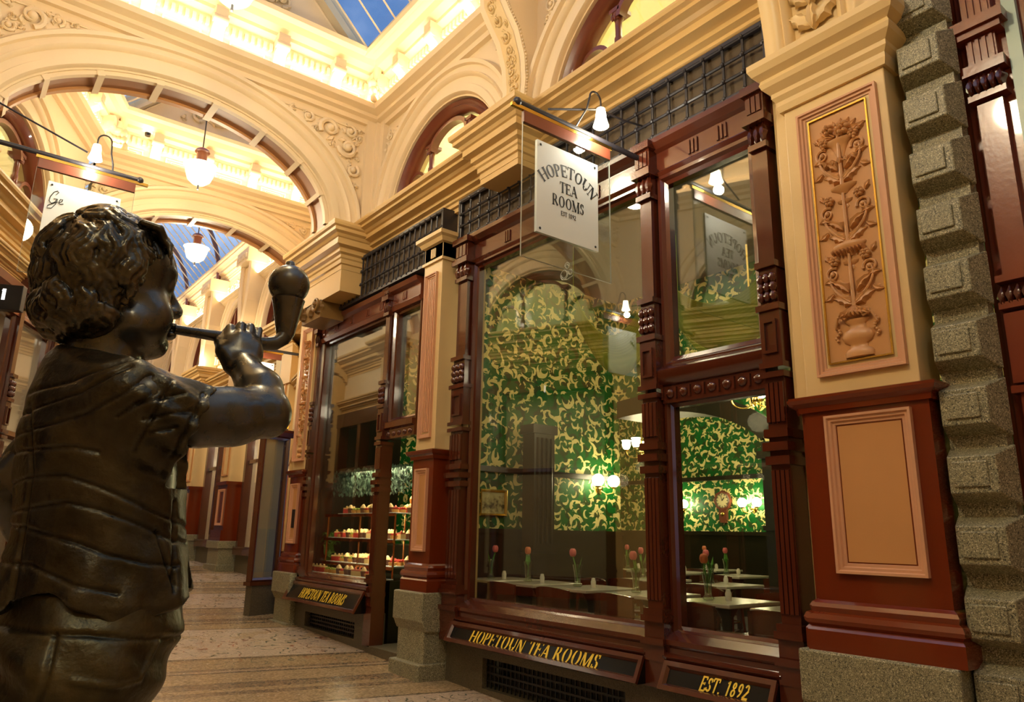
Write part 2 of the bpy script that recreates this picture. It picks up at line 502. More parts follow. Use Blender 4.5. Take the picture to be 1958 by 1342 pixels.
# ------------------------------------------------------------------ lettering drawn with pen strokes
TK, tn_ = 1.0, .32
GL = {
 'H': (.80, [('l', .14, 0, .14, 1, 1), ('l', .66, 0, .66, 1, 1), ('l', .14, .5, .66, .5, 0), 's.14,0', 's.14,1', 's.66,0', 's.66,1']),
 'O': (.86, [('a', .43, .5, .36, .5, 0, 360)]),
 'P': (.66, [('l', .14, 0, .14, 1, 1), ('l', .14, .98, .32, .98, 0), ('l', .14, .47, .32, .47, 0), ('a', .32, .725, .25, .255, -90, 90), 's.14,0']),
 'E': (.66, [('l', .14, 0, .14, 1, 1), ('l', .05, .97, .58, .97, 0), ('l', .14, .52, .45, .52, 0), ('l', .05, .03, .60, .03, 0), ('l', .57, .97, .57, .78, 0), ('l', .59, .03, .59, .24, 0), ('l', .44, .42, .44, .62, 0)]),
 'T': (.72, [('l', .36, 0, .36, 1, 1), ('l', .04, .97, .68, .97, 0), ('l', .05, .97, .05, .74, 0), ('l', .67, .97, .67, .74, 0), 's.36,0']),
 'U': (.80, [('l', .16, .32, .16, 1, 1), ('l', .66, .32, .66, 1, 0), ('a', .41, .32, .25, .31, 180, 360), 's.16,1', 's.66,1']),
 'N': (.82, [('l', .14, 0, .14, 1, 0), ('l', .68, 0, .68, 1, 0), ('l', .14, 1, .68, 0, 1), 's.14,0', 's.68,1', 's.1,1']),
 'A': (.76, [('l', .08, 0, .38, 1, 0), ('l', .36, 1, .66, 0, 1), ('l', .19, .34, .55, .34, 0), 's.08,0', 's.66,0']),
 'R': (.74, [('l', .14, 0, .14, 1, 1), ('l', .14, .98, .32, .98, 0), ('l', .14, .48, .34, .48, 0), ('a', .32, .73, .24, .25, -90, 90), ('l', .34, .48, .66, .02, 1), 's.14,0']),
 'M': (.96, [('l', .12, 0, .12, 1, 0), ('l', .12, 1, .46, .02, 1), ('l', .46, .02, .80, 1, 0), ('l', .80, 0, .80, 1, 1), 's.12,0', 's.8,0', 's.1,1', 's.82,1']),
 'S': (.60, [('a', .30, .745, .21, .235, 30, 270), ('a', .30, .26, .23, .25, -150, 90), ('l', .48, .68, .48, .92, 0), ('l', .07, .30, .07, .08, 0)]),
 '.': (.30, [('l', .14, 0, .14, .13, 1)]),
 '1': (.50, [('l', .27, 0, .27, 1, 1), ('l', .10, .82, .27, .97, 0), 's.27,0']),
 '8': (.64, [('a', .32, .755, .20, .235, 0, 360), ('a', .32, .265, .24, .26, 0, 360)]),
 '9': (.64, [('a', .32, .70, .23, .29, 0, 360), ('a', .14, .62, .41, .60, -78, 8)]),
 '2': (.62, [('a', .30, .73, .22, .26, -35, 170), ('l', .50, .60, .08, .06, 1), ('l', .06, .04, .58, .04, 1)]),
 'I': (.36, [('l', .18, 0, .18, 1, 1), 's.18,0', 's.18,1']),
 'X': (.72, [('l', .08, 1, .64, 0, 1), ('l', .64, 1, .08, 0, 0)]),
 ' ': (.42, []),
}
def text_w(txt, track=.0): return sum(GL[c][0]+track for c in txt)-track
def words_of(txt, wscale, track=0.0):
    x = -text_w(txt, track)*wscale/2; r = []
    for w in txt.split(' '):
        l = text_w(w, track)*wscale; r.append((w, x+l/2)); x += l+(GL[' '][0]+2*track)*wscale
    return r
def text(mb, txt, h, place, thick=.16, thin=.055, serif=True, slant=0.0, depth=.003, wscale=1.0, track=0.0):
    """flat strokes; place(x, y, d) maps lettering space (centred) into the frame of mb"""
    w = text_w(txt, track)*wscale; x0 = -w/2
    def quad(pts):
        n = len(pts)
        def f(p, d):
            X = (x0/wscale+p[0])*wscale; return place((X+slant*p[1])*h, p[1]*h, d)
        vs = [f(p, 0) for p in pts]+[f(p, depth) for p in pts]
        mb.add(vs, [tuple(range(n, 2*n))]+[(i, (i+1) % n, n+(i+1) % n, n+i) for i in range(n)])
    for ch in txt:
        adv, st = GL[ch]
        for k in st:
            if isinstance(k, str):
                if not serif: continue
                a, b = map(float, k[1:].split(',')); b = min(max(b, .0), 1-.045)
                quad([(a-.13, b), (a+.13, b), (a+.13, b+.045), (a-.13, b+.045)])
            elif k[0] == 'l':
                _, xa, ya, xb, yb, big = k
                wd = thick if big else thin
                dx, dy = xb-xa, yb-ya; L = hypot(dx, dy); nx, ny = -dy/L*wd/2, dx/L*wd/2
                m = max(1, int(L*6))
                for i in range(m):
                    p, q = i/m, (i+1)/m
                    quad([(xa+dx*p+nx, ya+dy*p+ny), (xa+dx*p-nx, ya+dy*p-ny), (xa+dx*q-nx, ya+dy*q-ny), (xa+dx*q+nx, ya+dy*q+ny)])
            else:
                _, cx, cy, rx, ry, g0, g1 = k
                m = max(8, int(abs(g1-g0)/12))
                for i in range(m):
                    p = []
                    for g, s in ((g0+(g1-g0)*i/m, 1), (g0+(g1-g0)*(i+1)/m, 1), (g0+(g1-g0)*(i+1)/m, -1), (g0+(g1-g0)*i/m, -1)):
                        g = rad(g); wd = thin+(thick-thin)*abs(cos(g))**1.3
                        p.append((cx+cos(g)*(rx+(s-1)*wd/2), cy+sin(g)*(ry+(s-1)*wd/2)))
                    quad(p)
        x0 += adv*wscale+track*wscale
# ================================================================== the building
FZ = lambda y: -.3+.035*y           # the arcade floor climbs gently away from the entrance
mb = MB()
for x0, x1, y0, y1 in ((-9, 4.1, -4, 10.3), (-9, 6.2, 10.3, 42)):
    vs = [(x0, y0, FZ(y0)), (x1, y0, FZ(y0)), (x1, y1, FZ(y1)), (x0, y1, FZ(y1))]
    vs += [(a, b, c-.3) for a, b, c in vs]
    mb.add(vs, [(0, 1, 2, 3), (7, 6, 5, 4), (0, 4, 5, 1), (1, 5, 6, 2), (2, 6, 7, 3), (3, 7, 4, 0)])
mb.build('floor', FLOORM, smooth=0, kind='structure')

def wall_arches(mb, u0, u1, z0, z1, arches, th, d=0.0, top=None):
    """wall from z0 (spring line) up with arched holes: arches = [(centre, half span, rise)]"""
    top = top or (lambda u: z1)
    pts = []           # (u, bottom z)
    cur = u0
    for c, a, r in sorted(arches):
        pts.append(((cur, z0), (c-a, z0)))
        q = arch_pts(c, a, z0, r, 36)[::-1]
        for p1, p2 in zip(q, q[1:]): pts.append((p1, p2))
        cur = c+a
    pts.append(((cur, z0), (u1, z0)))
    for (ua, za), (ub, zb) in pts:
        if ub-ua < 1e-6: continue
        vs = [(ua, d, za), (ub, d, zb), (ub, d, top(ub)), (ua, d, top(ua)), (ua, d-th, za), (ub, d-th, zb), (ub, d-th, top(ub)), (ua, d-th, top(ua))]
        mb.add(vs, [(0, 1, 2, 3), (7, 6, 5, 4), (0, 4, 5, 1), (3, 2, 6, 7)])
    return mb

RINGS = [(0, -.12), (0, .02), (-.02, .05), (-.10, .05), (-.11, .03), (-.19, .03), (-.20, .06), (-.23, .08), (-.24, .05), (-.31, .05), (-.32, .09), (-.36, .10), (-.37, .02), (-.38, -.02)]
def arch_moulding(T, c, a, s, r, m, parent, prof=RINGS, name='arch_moulding', g0=0, g1=pi):
    mb = MB(T)
    mb.sweep(arch_pts(c, a, s, r, 48, g0, g1), prof, mp=lambda x, z, h: (x, h, z))
    return mb.build(name, m, parent, 50)

# ---- right hand wall above the shopfronts
wall_right = struct('wall_right')
mb = MB(WR)
wall_arches(mb, 1.3, 8.12, 4.9, 7.6, [(3.45, 1.14, 1.14), (6.55, 1.14, 1.14)], .3)
mb.build('upper_wall', CREAM, wall_right, 0)
mb = MB(WR)
mb.box(-3, .3, -.3, 0, -.6, 4.9); mb.box(6.0, 6.9, -.3, -.12, -.6, 4.9); mb.box(9.48, 10.3, -.1, -.05, -.6, 4.9)
mb.box(1.3, 10.3, -.3, -.04, 4.14, 4.9); mb.box(2.0, 2.42, -.3, -.065, -.6, 4.9)
mb.build('lower_wall', CREAM_DIM, wall_right, 0)
for c in (3.45, 6.55):
    arch_moulding(WR, c, 1.16, 4.9, 1.16, CREAM, wall_right)
# ---- splayed left wall
wall_left = struct('wall_left')
mb = MB(WL)
LA = [(10.35, 1.14, 1.14), (6.6, 1.14, 1.14), (3.4, 1.14, 1.14)]
wall_arches(mb, -4, 12.5, 4.62, 7.6, LA, .3)
mb.build('upper_wall', CREAM, wall_left, 0)
for c, a, r in LA: arch_moulding(WL, c, 1.16, 4.62, 1.16, CREAM, wall_left)

# ---- entablature: moulding courses between shopfronts and lunettes
def ent_prof(z0, h, p, back=-.1):
    q = [(back, 0), (.02, 0), (.02, .12), (.10, .14), (.10, .24), (.16, .27), (.16, .34), (.30, .38), (.30, .48), (.55, .52), (.55, .66), (.62, .68), (.70, .74), (.86, .78), (.86, .86), (.97, .89), (1.0, .95), (1.0, 1.0), (back, 1.0)]
    return [(o*p if o > 0 else o, z0+z*h) for o, z in q]
PLAN = lambda x, y, h: (x, y, h)
def dentils(mb, u0, u1, d0, d1, z0, z1, step):
    n = int((u1-u0)/step)
    for i in range(n):
        u = u0+(i+.25)*step; mb.box(u, u+step*.55, d0, d1, z0, z1)
ent = struct('trim_1')
mb = MB(WR)
mb.extr(ent_prof(4.55, .40, .34), 2.34, 8.3)
mb.build('cornice', CREAM_DIM, ent, 0)
mb = MB(WR); dentils(mb, 2.4, 8.2, .06, .155, 4.765, 4.81, .055); mb.build('dentil_course', CREAM_DIM, ent, 0)
# broken-forward blocks that carry the arch and the console
for ya, yb, dep, z0, hh in ((8.12, 9.32, .40, 4.36, .54), (4.72, 5.30, .30, 4.5, .47)):
    mb = MB()
    mb.sweep([(4, ya), (4-dep, ya), (4-dep, yb), (4, yb)], ent_prof(z0, hh, .24), mp=PLAN)
    mb.box(4-dep, 4.0, ya, yb, z0-(.28 if ya > 6 else .06), z0+hh)
    mb.build('impost_block', CREAM_DIM, ent, 0)
    mb = MB()
    n = int((yb-ya)/.06)
    for i in range(n): mb.box(4-dep-.13, 4-dep-.04, ya+i*.06, ya+i*.06+.033, z0+hh*.53, z0+hh*.65)
    for i in range(int(dep/.06)): mb.box(4-dep+i*.06, 4-dep+i*.06+.033, ya-.13, ya-.04, z0+hh*.53, z0+hh*.65)
    mb.build('dentil_course', CREAM_DIM, ent, 0)
# capital below the arch impost: leaves and volutes
capm = MB(fr((3.62, 8.95, 0), (0, 1, 0), (-1, 0, 0)))
for k in range(3):
    leaf(capm, -.24+k*.24, 3.9, pi/2, .2, .09, .10, .0, 2)
for s in (-1, 1): scroll(capm, s*.26, 4.03, .09, 0, s, .025, 1.5, .06)
capm.box(-.30, .30, -.30, .02, 3.86, 4.1)
capm.build('leaf_capital', paint('dark_gilt', (.22, .12, .03), .5, .3), ent, 40)  # capital in an even dark gold brown
# left hand entablature and lower wall
entl = struct('trim_2')
mb = MB(WL)
mb.extr(ent_prof(4.22, .40, .34), -4, 12.4); mb.extr(ent_prof(3.92, .22, .16), -4, 12.4)
mb.build('cornice', CREAM_DIM, entl, 0)
mb = MB(WL); dentils(mb, 6, 12.3, .06, .155, 4.435, 4.48, .06); mb.build('dentil_course', CREAM_DIM, entl, 0)
for c in (8.62, 4.95):
    mb = MB(WL); mb.box(c-.3, c+.3, -.1, .22, 3.9, 4.2); mb.extr(ent_prof(4.2, .43, .5), c-.34, c+.34); mb.build('impost_block', CREAM_DIM, entl, 0)

# ---- added unseen wall closing the open entrance, keeps blue sky off the bronze
mb = MB(); mb.box(-6.5, -3.2, -4.2, -4.0, -.6, 7.6); mb.box(1.6, 4.6, -4.2, -4.0, -.6, 7.6); mb.box(-3.2, 1.6, -4.2, -4.0, 3.4, 7.6); mb.box(-3.2, 1.6, -4.35, -4.25, -.6, 3.5)
mb.build('wall_sky_block', CREAM_DIM, None, 0, kind='structure')
# ---- transverse arches
COFFER = paint('coffer_brown', (.36, .17, .075), .45, .1)
def transverse(name, x_right, x_left, y, cx, a, rise, spring, th, ztop, seed, coff_n, gable=None):
    """arch wall facing the entrance at depth y"""
    st = struct(name)
    T = fr((x_right, y, 0), (-1, 0, 0), (0, -1, 0)); wd = x_right-x_left; c = x_right-cx
    mb = MB(T)
    gx, gz, az = gable
    def top(u):
        return max(ztop, az-abs(u-c)*(az-gz)/gx)
    wall_arches(mb, 0, wd, spring, ztop, [(c, a, rise)], th)
    mb.build('arch_wall', CREAM, st, 0)
    arch_moulding(T, c, a+.02, spring, rise+.02, CREAM, st)
    TB = fr((x_left, y+th, 0), (1, 0, 0), (0, 1, 0))
    arch_moulding(TB, cx-x_left, a+.02, spring, rise+.02, CREAM, st)
    # coffered soffit
    mb = MB(T)
    pa = arch_pts(c, a+.005, spring, rise+.005, 60)
    mb.sweep(pa, [(.02, -.06), (.02, -th+.06)], mp=lambda x, z, h: (x, h, z))
    mb.build('soffit_panel', COFFER, st, 60)
    for h0, mm in ((-.02, CREAM), (-th+.09, TERRA)):
        mb = MB(T); mb.sweep(pa, [(.0, h0), (.05, h0), (.05, h0-.07), (.0, h0-.07)], mp=lambda x, z, h: (x, h, z)); mb.build('soffit_edge', mm, st, 60)
    for k in range(1, coff_n):
        g = pi*k/coff_n; mb = MB(T)
        q = arch_pts(c, a, spring, rise, 2, g-.022, g+.022)
        mb.sweep(q, [(.0, -.01), (.06, -.01), (.06, -th+.01), (.0, -th+.01)], mp=lambda x, z, h: (x, h, z)); mb.build('soffit_rib', CREAM, st, 0)
    # spandrel fields: raised border and carved scrolls
    for sgn in (-1, 1):
        edge = c+sgn*(a+.40)
        lim = (c+sgn*.75, edge)
        def inside(p, q, m=.06):
            if not (min(lim)+m*.5 < p < max(lim)-m*.5): return False
            if q > ztop-.16: return False
            e = ((p-c)/(a+.42))**2+((q-spring)/(rise+.42))**2
            return e > 1.0 and q > spring+.25
        mb = MB(T)
        vine(mb, inside, (min(lim), max(lim), spring+.3, ztop-.2), seed+sgn, 40, .03, .16, .034, .0)
        mb.build('spandrel_carving', CREAM, st, 50)
        mb = MB(T)
        th0 = atan2(.32, 1.0)
        arc = [p for p in arch_pts(c, a+.43, spring, rise+.43, 40, .12, pi*.36)]
        if sgn < 0: arc = [(2*c-p, q) for p, q in arc]
        arc = [(p, min(q, ztop-.2)) for p, q in arc]
        cor = (c+sgn*(a+.46), ztop-.2)
        for P in (arc, [arc[0], (cor[0], arc[0][1]), cor, arc[-1]]):
            mb.tube([(p, .012, q) for p, q in P], .014, 6)
        mb.build('spandrel_border', CREAM, st, 50)
    # gable field (tympanum) above the cornice
    mb = MB(T)
    poly = [(c-gx, gz), (c, az), (c+gx, gz)]
    mb.prism(poly, -.2, .0, lambda p, q, h: (p, h, q))
    mb.box(0, wd, -.3, -.02, ztop, gz)
    mb.build('gable_field', CREAM, st, 0)
    mb = MB(T)
    mb.sweep(poly, [(0, -.1), (0, .14), (.10, .14), (.16, .08), (.22, .08), (.26, .02), (.26, -.05)], True, lambda p, q, h: (p, h, q))
    mb.build('raking_moulding', CREAM, st, 0)
    k = (az-gz)/gx
    mb = MB(T)
    vine(mb, lambda p, q: q > gz+.30 and q < az-abs(p-c)*k-.42, (c-gx, c+gx, gz+.2, az), seed+9, 46, .05, .24, .045, .01)
    mb.build('gable_carving', CREAM, st, 50)
    return st, T
G1 = (2.0, 7.26, 9.26); G2 = (1.56, 7.22, 8.78)
transverse('wall_arch_near', 4.0, -.45, 8.1, 1.6, 1.78, 1.14, 4.9, .45, 6.5, 3, 9, G1)
transverse('wall_arch_far', 4.95, 1.16, 11.6, 2.95, 1.78, 1.14, 4.9, .45, 6.5, 21, 9, G2)
# piers under the left arch springing and the far arch
mb = MB()
mb.box(.9, 1.22, 11.6, 12.05, -.1, 4.9); mb.box(4.7, 5.1, 11.62, 12.05, 0, 4.9)
mb.build('wall_piers', CREAM_DIM, None, 0, kind='structure')
# moulded corner strips where the arch wall meets the right wall
mb = MB()
for x, y in ((3.93, 8.03), (3.98, 7.93), (3.82, 8.08)): mb.box(x-.05, x+.06, y-.05, y+.06, 4.95, 6.45)
mb.build('trim_3', CREAM, None, 0, kind='structure')

# ---- bright upper cornice with brackets, dentils and sunk panels
CORN = [(0, 6.40), (.06, 6.40), (.07, 6.46), (.13, 6.48), (.13, 6.53), (.22, 6.56), (.24, 6.62), (.05, 6.63), (.05, 6.70), (.02, 6.71), (.02, 6.80), (.06, 6.81), (.06, 7.02), (.16, 7.05), (.16, 7.10), (.26, 7.13), (.30, 7.20), (.38, 7.22), (.40, 7.27), (0, 7.27)]
def upper_cornice(name, path, closed, spans, m=CREAM):
    st = struct(name)
    mb = MB(); mb.sweep(path, CORN, closed, PLAN); mb.build('cornice', m, st, 0)
    for (p, q, b0) in spans:
        p, q = Vector((*p, 0)), Vector((*q, 0)); L = (q-p).length; d = (q-p)/L; n = Vector((-d.y, d.x, 0))
        T = fr(p, d, n)
        md = MB(T); dentils(md, .2, L-.2, .05, .11, 6.86, 6.95, .075)
        k = max(1, round(L/.78)); stp = L/k
        for i in range(k+1):
            u = min(max(i*stp, .22), L-.22)
            mb = MB(T)
            mb.extr([(.03, 6.64), (.07, 6.64), (.12, 6.70), (.14, 6.80), (.22, 6.86), (.25, 6.98), (.25, 7.06), (.03, 7.06)], u-.07, u+.07)
            mb.tube([(u-.085, .20, 6.92), (u+.085, .20, 6.92)], .055, 10)
            leaf(mb, u, 6.88, -pi/2, .2, .05, .05, .12, 2)
            mb.build('bracket', m, st, 40)
            if i < k:
                md.sweep(rect_path(u+.16, u+stp-.16, 6.66, 6.78), [(0, .05), (0, .075), (.02, .075), (.02, .03)], True, lambda a, b, h: (a, h, b))
                md.sweep(rect_path(u+.24, u+stp-.24, 6.70, 6.74), [(0, .03), (0, .06), (.012, .06), (.012, .03)], True, lambda a, b, h: (a, h, b))
        md.build('dentil_course', m, st, 0)
    return st
upper_cornice('trim_4', [(4, -2), (4, 8.1), (-.45, 8.1), (-4.9, -1.6)], False, [((4, 2), (4, 8.1), 0), ((4, 8.1), (-.45, 8.1), 0)])
upper_cornice('trim_5', [(4.0, 8.55), (4.9, 11.6), (1.16, 11.6), (-.24, 8.55)], True, [((4.9, 11.6), (1.16, 11.6), 0), ((1.16, 11.6), (-.24, 8.55), 0), ((4.0, 8.55), (4.9, 11.6), 0)])
# ornaments clustered in the inner corners
for x, y in ((3.84, 7.94), (1.36, 11.48)):
    mb = MB()
    for k in range(4):
        for j in range(3):
            mb.ball((x-.10+.07*k-.02*j, y-.03-.05*abs(k-1.5), 6.68+.1*j), (.055, .055, .06), 8, 6)
    for k in range(2): mb.tube([(x-.07+.12*k, y-.08, 6.9), (x-.07+.12*k, y-.1, 7.24)], [.045, .06], 10)
    mb.build('trim_6', CREAM, None, 60, kind='structure')

# ---- glazed roofs
ceiling = struct('ceiling')
def roof(gl0, gl1, r0, r1, step, side, bars=True):
    """one glazed slope: gutter gl0-gl1, ridge r0-r1"""
    a, b, c, d = map(Vector, (gl0, gl1, r1, r0))
    mb = MB(); n = (b-a).cross(d-a).normalized(); n = n if n.z > 0 else -n
    mb.add([a, b, c, d], [(0, 1, 2, 3)]); mb.build('skylight_glass', SKYG, ceiling, 0, recalc=False)
    L = (b-a).length; k = max(1, round(L/step)); mb = MB()
    for i in range(k+1):
        p, q = a.lerp(b, i/k), d.lerp(c, i/k)
        mb.tube([p-n*.02, q-n*.02], .016, 4)
    mb.build('glazing_bars', CREAM, ceiling, 0)
    mb = MB(); mb.tube([a-n*.03, b-n*.03], .05, 6); mb.build('gutter_rail', CREAM, ceiling, 0)
roof((3.6, -1, 7.26), (3.6, 8.1, 7.26), (1.6, -1, 9.26), (1.6, 8.1, 9.26), .36, 1)
roof((-.4, -1, 7.26), (-.4, 8.1, 7.26), (1.6, -1, 9.26), (1.6, 8.1, 9.26), .36, -1)
roof((3.66, 8.55, 7.22), (4.5, 11.6, 7.22), (1.85, 8.55, 8.78), (2.95, 11.6, 8.78), .36, 1)
roof((.03, 8.55, 7.22), (1.39, 11.6, 7.22), (1.85, 8.55, 8.78), (2.95, 11.6, 8.78), .36, -1)
mb = MB()
def slab(pts, z, t=.12):
    n = len(pts); mb.prism(pts, z, z+t)
slab([(3.6, -2), (4.3, -2), (4.3, 8.55), (3.6, 8.55)], 7.27)
slab([(-.4, -2), (-.4, 8.1), (-.6, 8.2), (-5.6, -2)], 7.27)
slab([(3.66, 8.5), (4.3, 8.5), (5.2, 11.7), (4.5, 11.7)], 7.27)
slab([(.03, 8.5), (1.39, 11.7), (.9, 11.7), (-.6, 8.5)], 7.27)
for x, y0, y1, z, w in ((1.6, -1, 8.1, 9.26, .10), ):
    mb.box(x-w, x+w, y0, y1, z-.1, z+.05)
mb.box(3.15, 3.45, 12.05, 40, 10.42, 10.6)
mb.build('ceiling_edges', CREAM, ceiling, 0)

# ---- far corridor
wall_corr = struct('wall_corridor_right')
TC = fr((5.6, 0, 0), (0, 1, 0), (-1, 0, 0))
PY = [14.2, 17.3, 20.3, 23.4, 26.5, 29.6, 32.7, 35.8]
mb = MB(TC)
wall_arches(mb, 14.5, 40, 5.45, 8.3, [((a+b)/2, 1.1, 1.5) for a, b in zip(PY, PY[1:])], .3)
mb.box(14.5, 40, -.3, -.02, 3.6, 5.5)
mb.build('upper_wall', CREAM, wall_corr, 0)
mb = MB()
for p, q in (((4, 10.28), (4.95, 11.6)), ((4.95, 11.6), (5.6, 14.5))):
    dd = (Vector(q)-Vector(p)).normalized(); T = fr((*p, 0), (*dd, 0), (-dd.y, dd.x, 0)); L = (Vector(q)-Vector(p)).length
    mb.box(0, L, -.25, 0, 2.6, 7.4, T)
mb.build('canted_wall', CREAM, wall_corr, 0)
mb = MB()
path = [(4.0, 10.3), (4.95, 11.6), (5.6, 14.5), (5.6, 40)]
mb.sweep(path, ent_prof(4.55, .42, .36), mp=PLAN)
mb.sweep(path, ent_prof(3.75, .3, .2), mp=PLAN)
for a in PY:
    mb.sweep([(5.6, a-.42), (5.22, a-.42), (5.22, a+.42), (5.6, a+.42)], ent_prof(4.75, .52, .3), mp=PLAN); mb.box(5.22, 5.6, a-.42, a+.42, 4.0, 5.27)
mb.build('cornice', CREAM_DIM, wall_corr, 0)
mb = MB(TC)
mb.extr(ent_prof(7.75, .5, .4), 14.5, 40); mb.extr(ent_prof(7.0, .2, .2), 14.5, 40)
mb.build('upper_cornice', CREAM, wall_corr, 0)
for i, a in enumerate(PY):
    mb = MB(TC)
    mb.sweep([(a-.34, 7.75), (a-.34, 6.9), (a-.30, 6.5), (a-.16, 6.0), (a-.10, 5.4), (a+.10, 5.4), (a+.16, 6.0), (a+.30, 6.5), (a+.34, 6.9), (a+.34, 7.75)],
             [(0, 0), (0, .38), (.05, .42), (.09, .36), (.09, .0)], mp=lambda p, q, h: (p, h, q))
    mb.box(a-.42, a+.42, .0, .5, 7.45, 7.78); dentils(mb, a-.4, a+.4, .5, .54, 7.5, 7.62, .09)
    mb.build('console', CREAM, wall_corr, 0)
    mb = MB(TC); mb.prism([(a-.28, 7.4), (a-.26, 6.8), (a-.12, 6.1), (a-.07, 5.6), (a+.07, 5.6), (a+.12, 6.1), (a+.26, 6.8), (a+.28, 7.4)], .1, .33, lambda p, q, h: (p, h, q))
    mb.build('console_panel', BUFF, wall_corr, 0)
    c = a+1.53
    if i < 7:
        arch_moulding(TC, c, 1.1, 5.45, 1.5, CREAM, wall_corr)
        mb = MB(TC); mb.sweep(arch_pts(c, 1.1, 5.45, 1.5, 30), [(0, -.05), (.12, -.02), (.12, -.12)], mp=lambda p, q, h: (p, h, q))
        for s in (-.35, .35): mb.box(c+s-.05, c+s+.05, -.12, -.03, 5.45, 6.85)
        mb.box(c-1.1, c+1.1, -.22, -.2, 5.45, 7.0)
        mb.build('arched_window_frame', WOODR, wall_corr, 40)
        mb = MB(TC); vine(mb, lambda p, q: abs(p-c) < 1.2 and 7.24 < q < 7.72, (c-1.2, c+1.2, 7.2, 7.75), 50+i, 12, .07, .19, .02, .01); mb.build('frieze_carving', CREAM, wall_corr, 50)
wcl = struct('wall_corridor_left')
TL2 = fr((1.0, 0, 0), (0, 1, 0), (1, 0, 0))
mb = MB(); mb.box(.7, 1.0, 12.05, 40, 3.6, 8.3); mb.box(.7, 5.9, 40, 40.3, 0, 10); mb.build('upper_wall', CREAM, wcl, 0)
mb = MB(TL2); mb.extr(ent_prof(4.55, .42, .36), 12.05, 40); mb.extr(ent_prof(3.7, .3, .2), 12.05, 40); mb.extr(ent_prof(7.75, .5, .4), 12.05, 40); mb.build('cornice', CREAM_DIM, wcl, 0)
for a in (12.7, 15.6, 18.7, 21.8, 25.0):
    mb = MB(TL2); mb.box(a-.33, a+.33, -.1, .30, 2.2, 4.6); mb.extr(ent_prof(4.4, .5, .65), a-.42, a+.42); mb.box(a-.2, a+.2, .3, .33, 2.5, 4.1); mb.build('pilaster', CREAM_DIM, wcl, 0)
    mb = MB(TL2); mb.box(a-.36, a+.36, -.1, .34, FZ(a), 2.2); mb.build('oxblood_pedestal', REDP, wcl, 0)
    mb = MB(TL2)
    for u in (a+.45, a+1.5, a+2.5): mb.box(u-.07, u+.07, -.1, .12, FZ(a), 3.7)
    mb.box(a+.3, a+2.8, -.1, .14, 3.4, 3.7); mb.box(a+.3, a+2.8, -.1, .14, FZ(a), FZ(a)+.6); mb.box(a+.3, a+2.8, -.1, .08, 2.4, 2.5); mb.build('joinery', MAHOG, wcl, 0)
mb = MB(TL2); mb.box(12.05, 40, -.6, -.5, 0, 3.8); mb.build('shop_depth', DARKW, wcl, 0)
roof((5.55, 12.05, 8.2), (5.55, 40, 8.2), (3.3, 12.05, 10.5), (3.3, 40, 10.5), .36, 1)
roof((1.0, 12.05, 8.2), (1.0, 40, 8.2), (3.3, 12.05, 10.5), (3.3, 40, 10.5), .36, -1)
for a in PY:
    mb = MB()
    for s in (1, -1):
        pts = [(3.3+s*2.1*cos(g), a, 7.8+2.55*sin(g)) for g in [pi/2*i/18 for i in range(19)]]
        mb.tube(pts, .06, 6)
        scroll(mb, 0, 0, .001, 0, 1, .001)
    mb.build('roof_rib', WOODR, ceiling, 50)
    mb = MB(fr((5.5, a, 0), (-1, 0, 0), (0, -1, 0)))
    vine(mb, lambda p, q: p > .0 and p < .75 and q > 7.85 and q < 9.2 and (p-2.2)**2/2.1**2+(q-7.8)**2/2.55**2 > 1.02 and q < 8.25+p*1.02, (0, .8, 7.8, 9.3), 80, 26, .04, .16, .016, .0)
    mb.build('rib_scrollwork', IRON, ceiling, 50)

# ---- lunette windows
def lunette(idx, T, c, s, mW=WOODR):
    st = struct('window_%d' % idx)
    a = 1.13
    mb = MB(T)
    mb.sweep(arch_pts(c, a, s, a, 40), [(0, -.18), (0, -.04), (.03, -.01), (.06, -.04), (.09, -.01), (.12, -.04), (.14, -.08), (.14, -.17)], mp=lambda p, q, h: (p, h, q))
    mb.box(c-a, c+a, -.28, -.04, s-.02, s+.1)
    mb.build('window_frame', mW, st, 40)
    for sg in (-1, 1):
        u = c+sg*.42; mb = MB(T)
        mb.box(u-.05, u+.05, -.24, -.09, s+.1, s+.22)
        mb.lathe([(.04, .22), (.045, .26), (.030, .30), (.034, .45), (.04, .46), (.04, .55), (.030, .57), (.032, .72), (.05, .76), (.055, .80)], 12, (u, -.14, s))
        mb.box(u-.06, u+.06, -.24, -.08, s+.80, s+.84)
        for k in range(3): leaf(mb, u-.03+.03*k, s+.72, pi/2, .09, .02, .02, -.10, 2)
        mb.build('colonnette', mW, st, 40)
    mb = MB(T)
    for cc, w, top in ((c, .40, .86), ):
        mb.sweep(arch_pts(cc, w, s+top-.12, .24, 20), [(0, -.17), (0, -.08), (.05, -.08), (.05, -.17)], mp=lambda p, q, h: (p, h, q))
    for sg in (-1, 1):
        mb.sweep(arch_pts(c+sg*.70, .22, s+.36, .24, 14), [(0, -.17), (0, -.1), (.04, -.1), (.04, -.17)], mp=lambda p, q, h: (p, h, q))
    mb.build('tracery', mW, st, 40)
    mb = MB(T)
    mb.prism(arch_pts(c, a-.02, s, a-.02, 30), -.15, -.145, lambda p, q, h: (p, h, q)); mb.build('window_pane', CLEAR, st, 0)
    return st
lunette(1, WR, 3.45, 4.9); lunette(2, WR, 6.55, 4.9)
lunette(3, WL, 10.35, 4.62); lunette(4, WL, 6.6, 4.62)
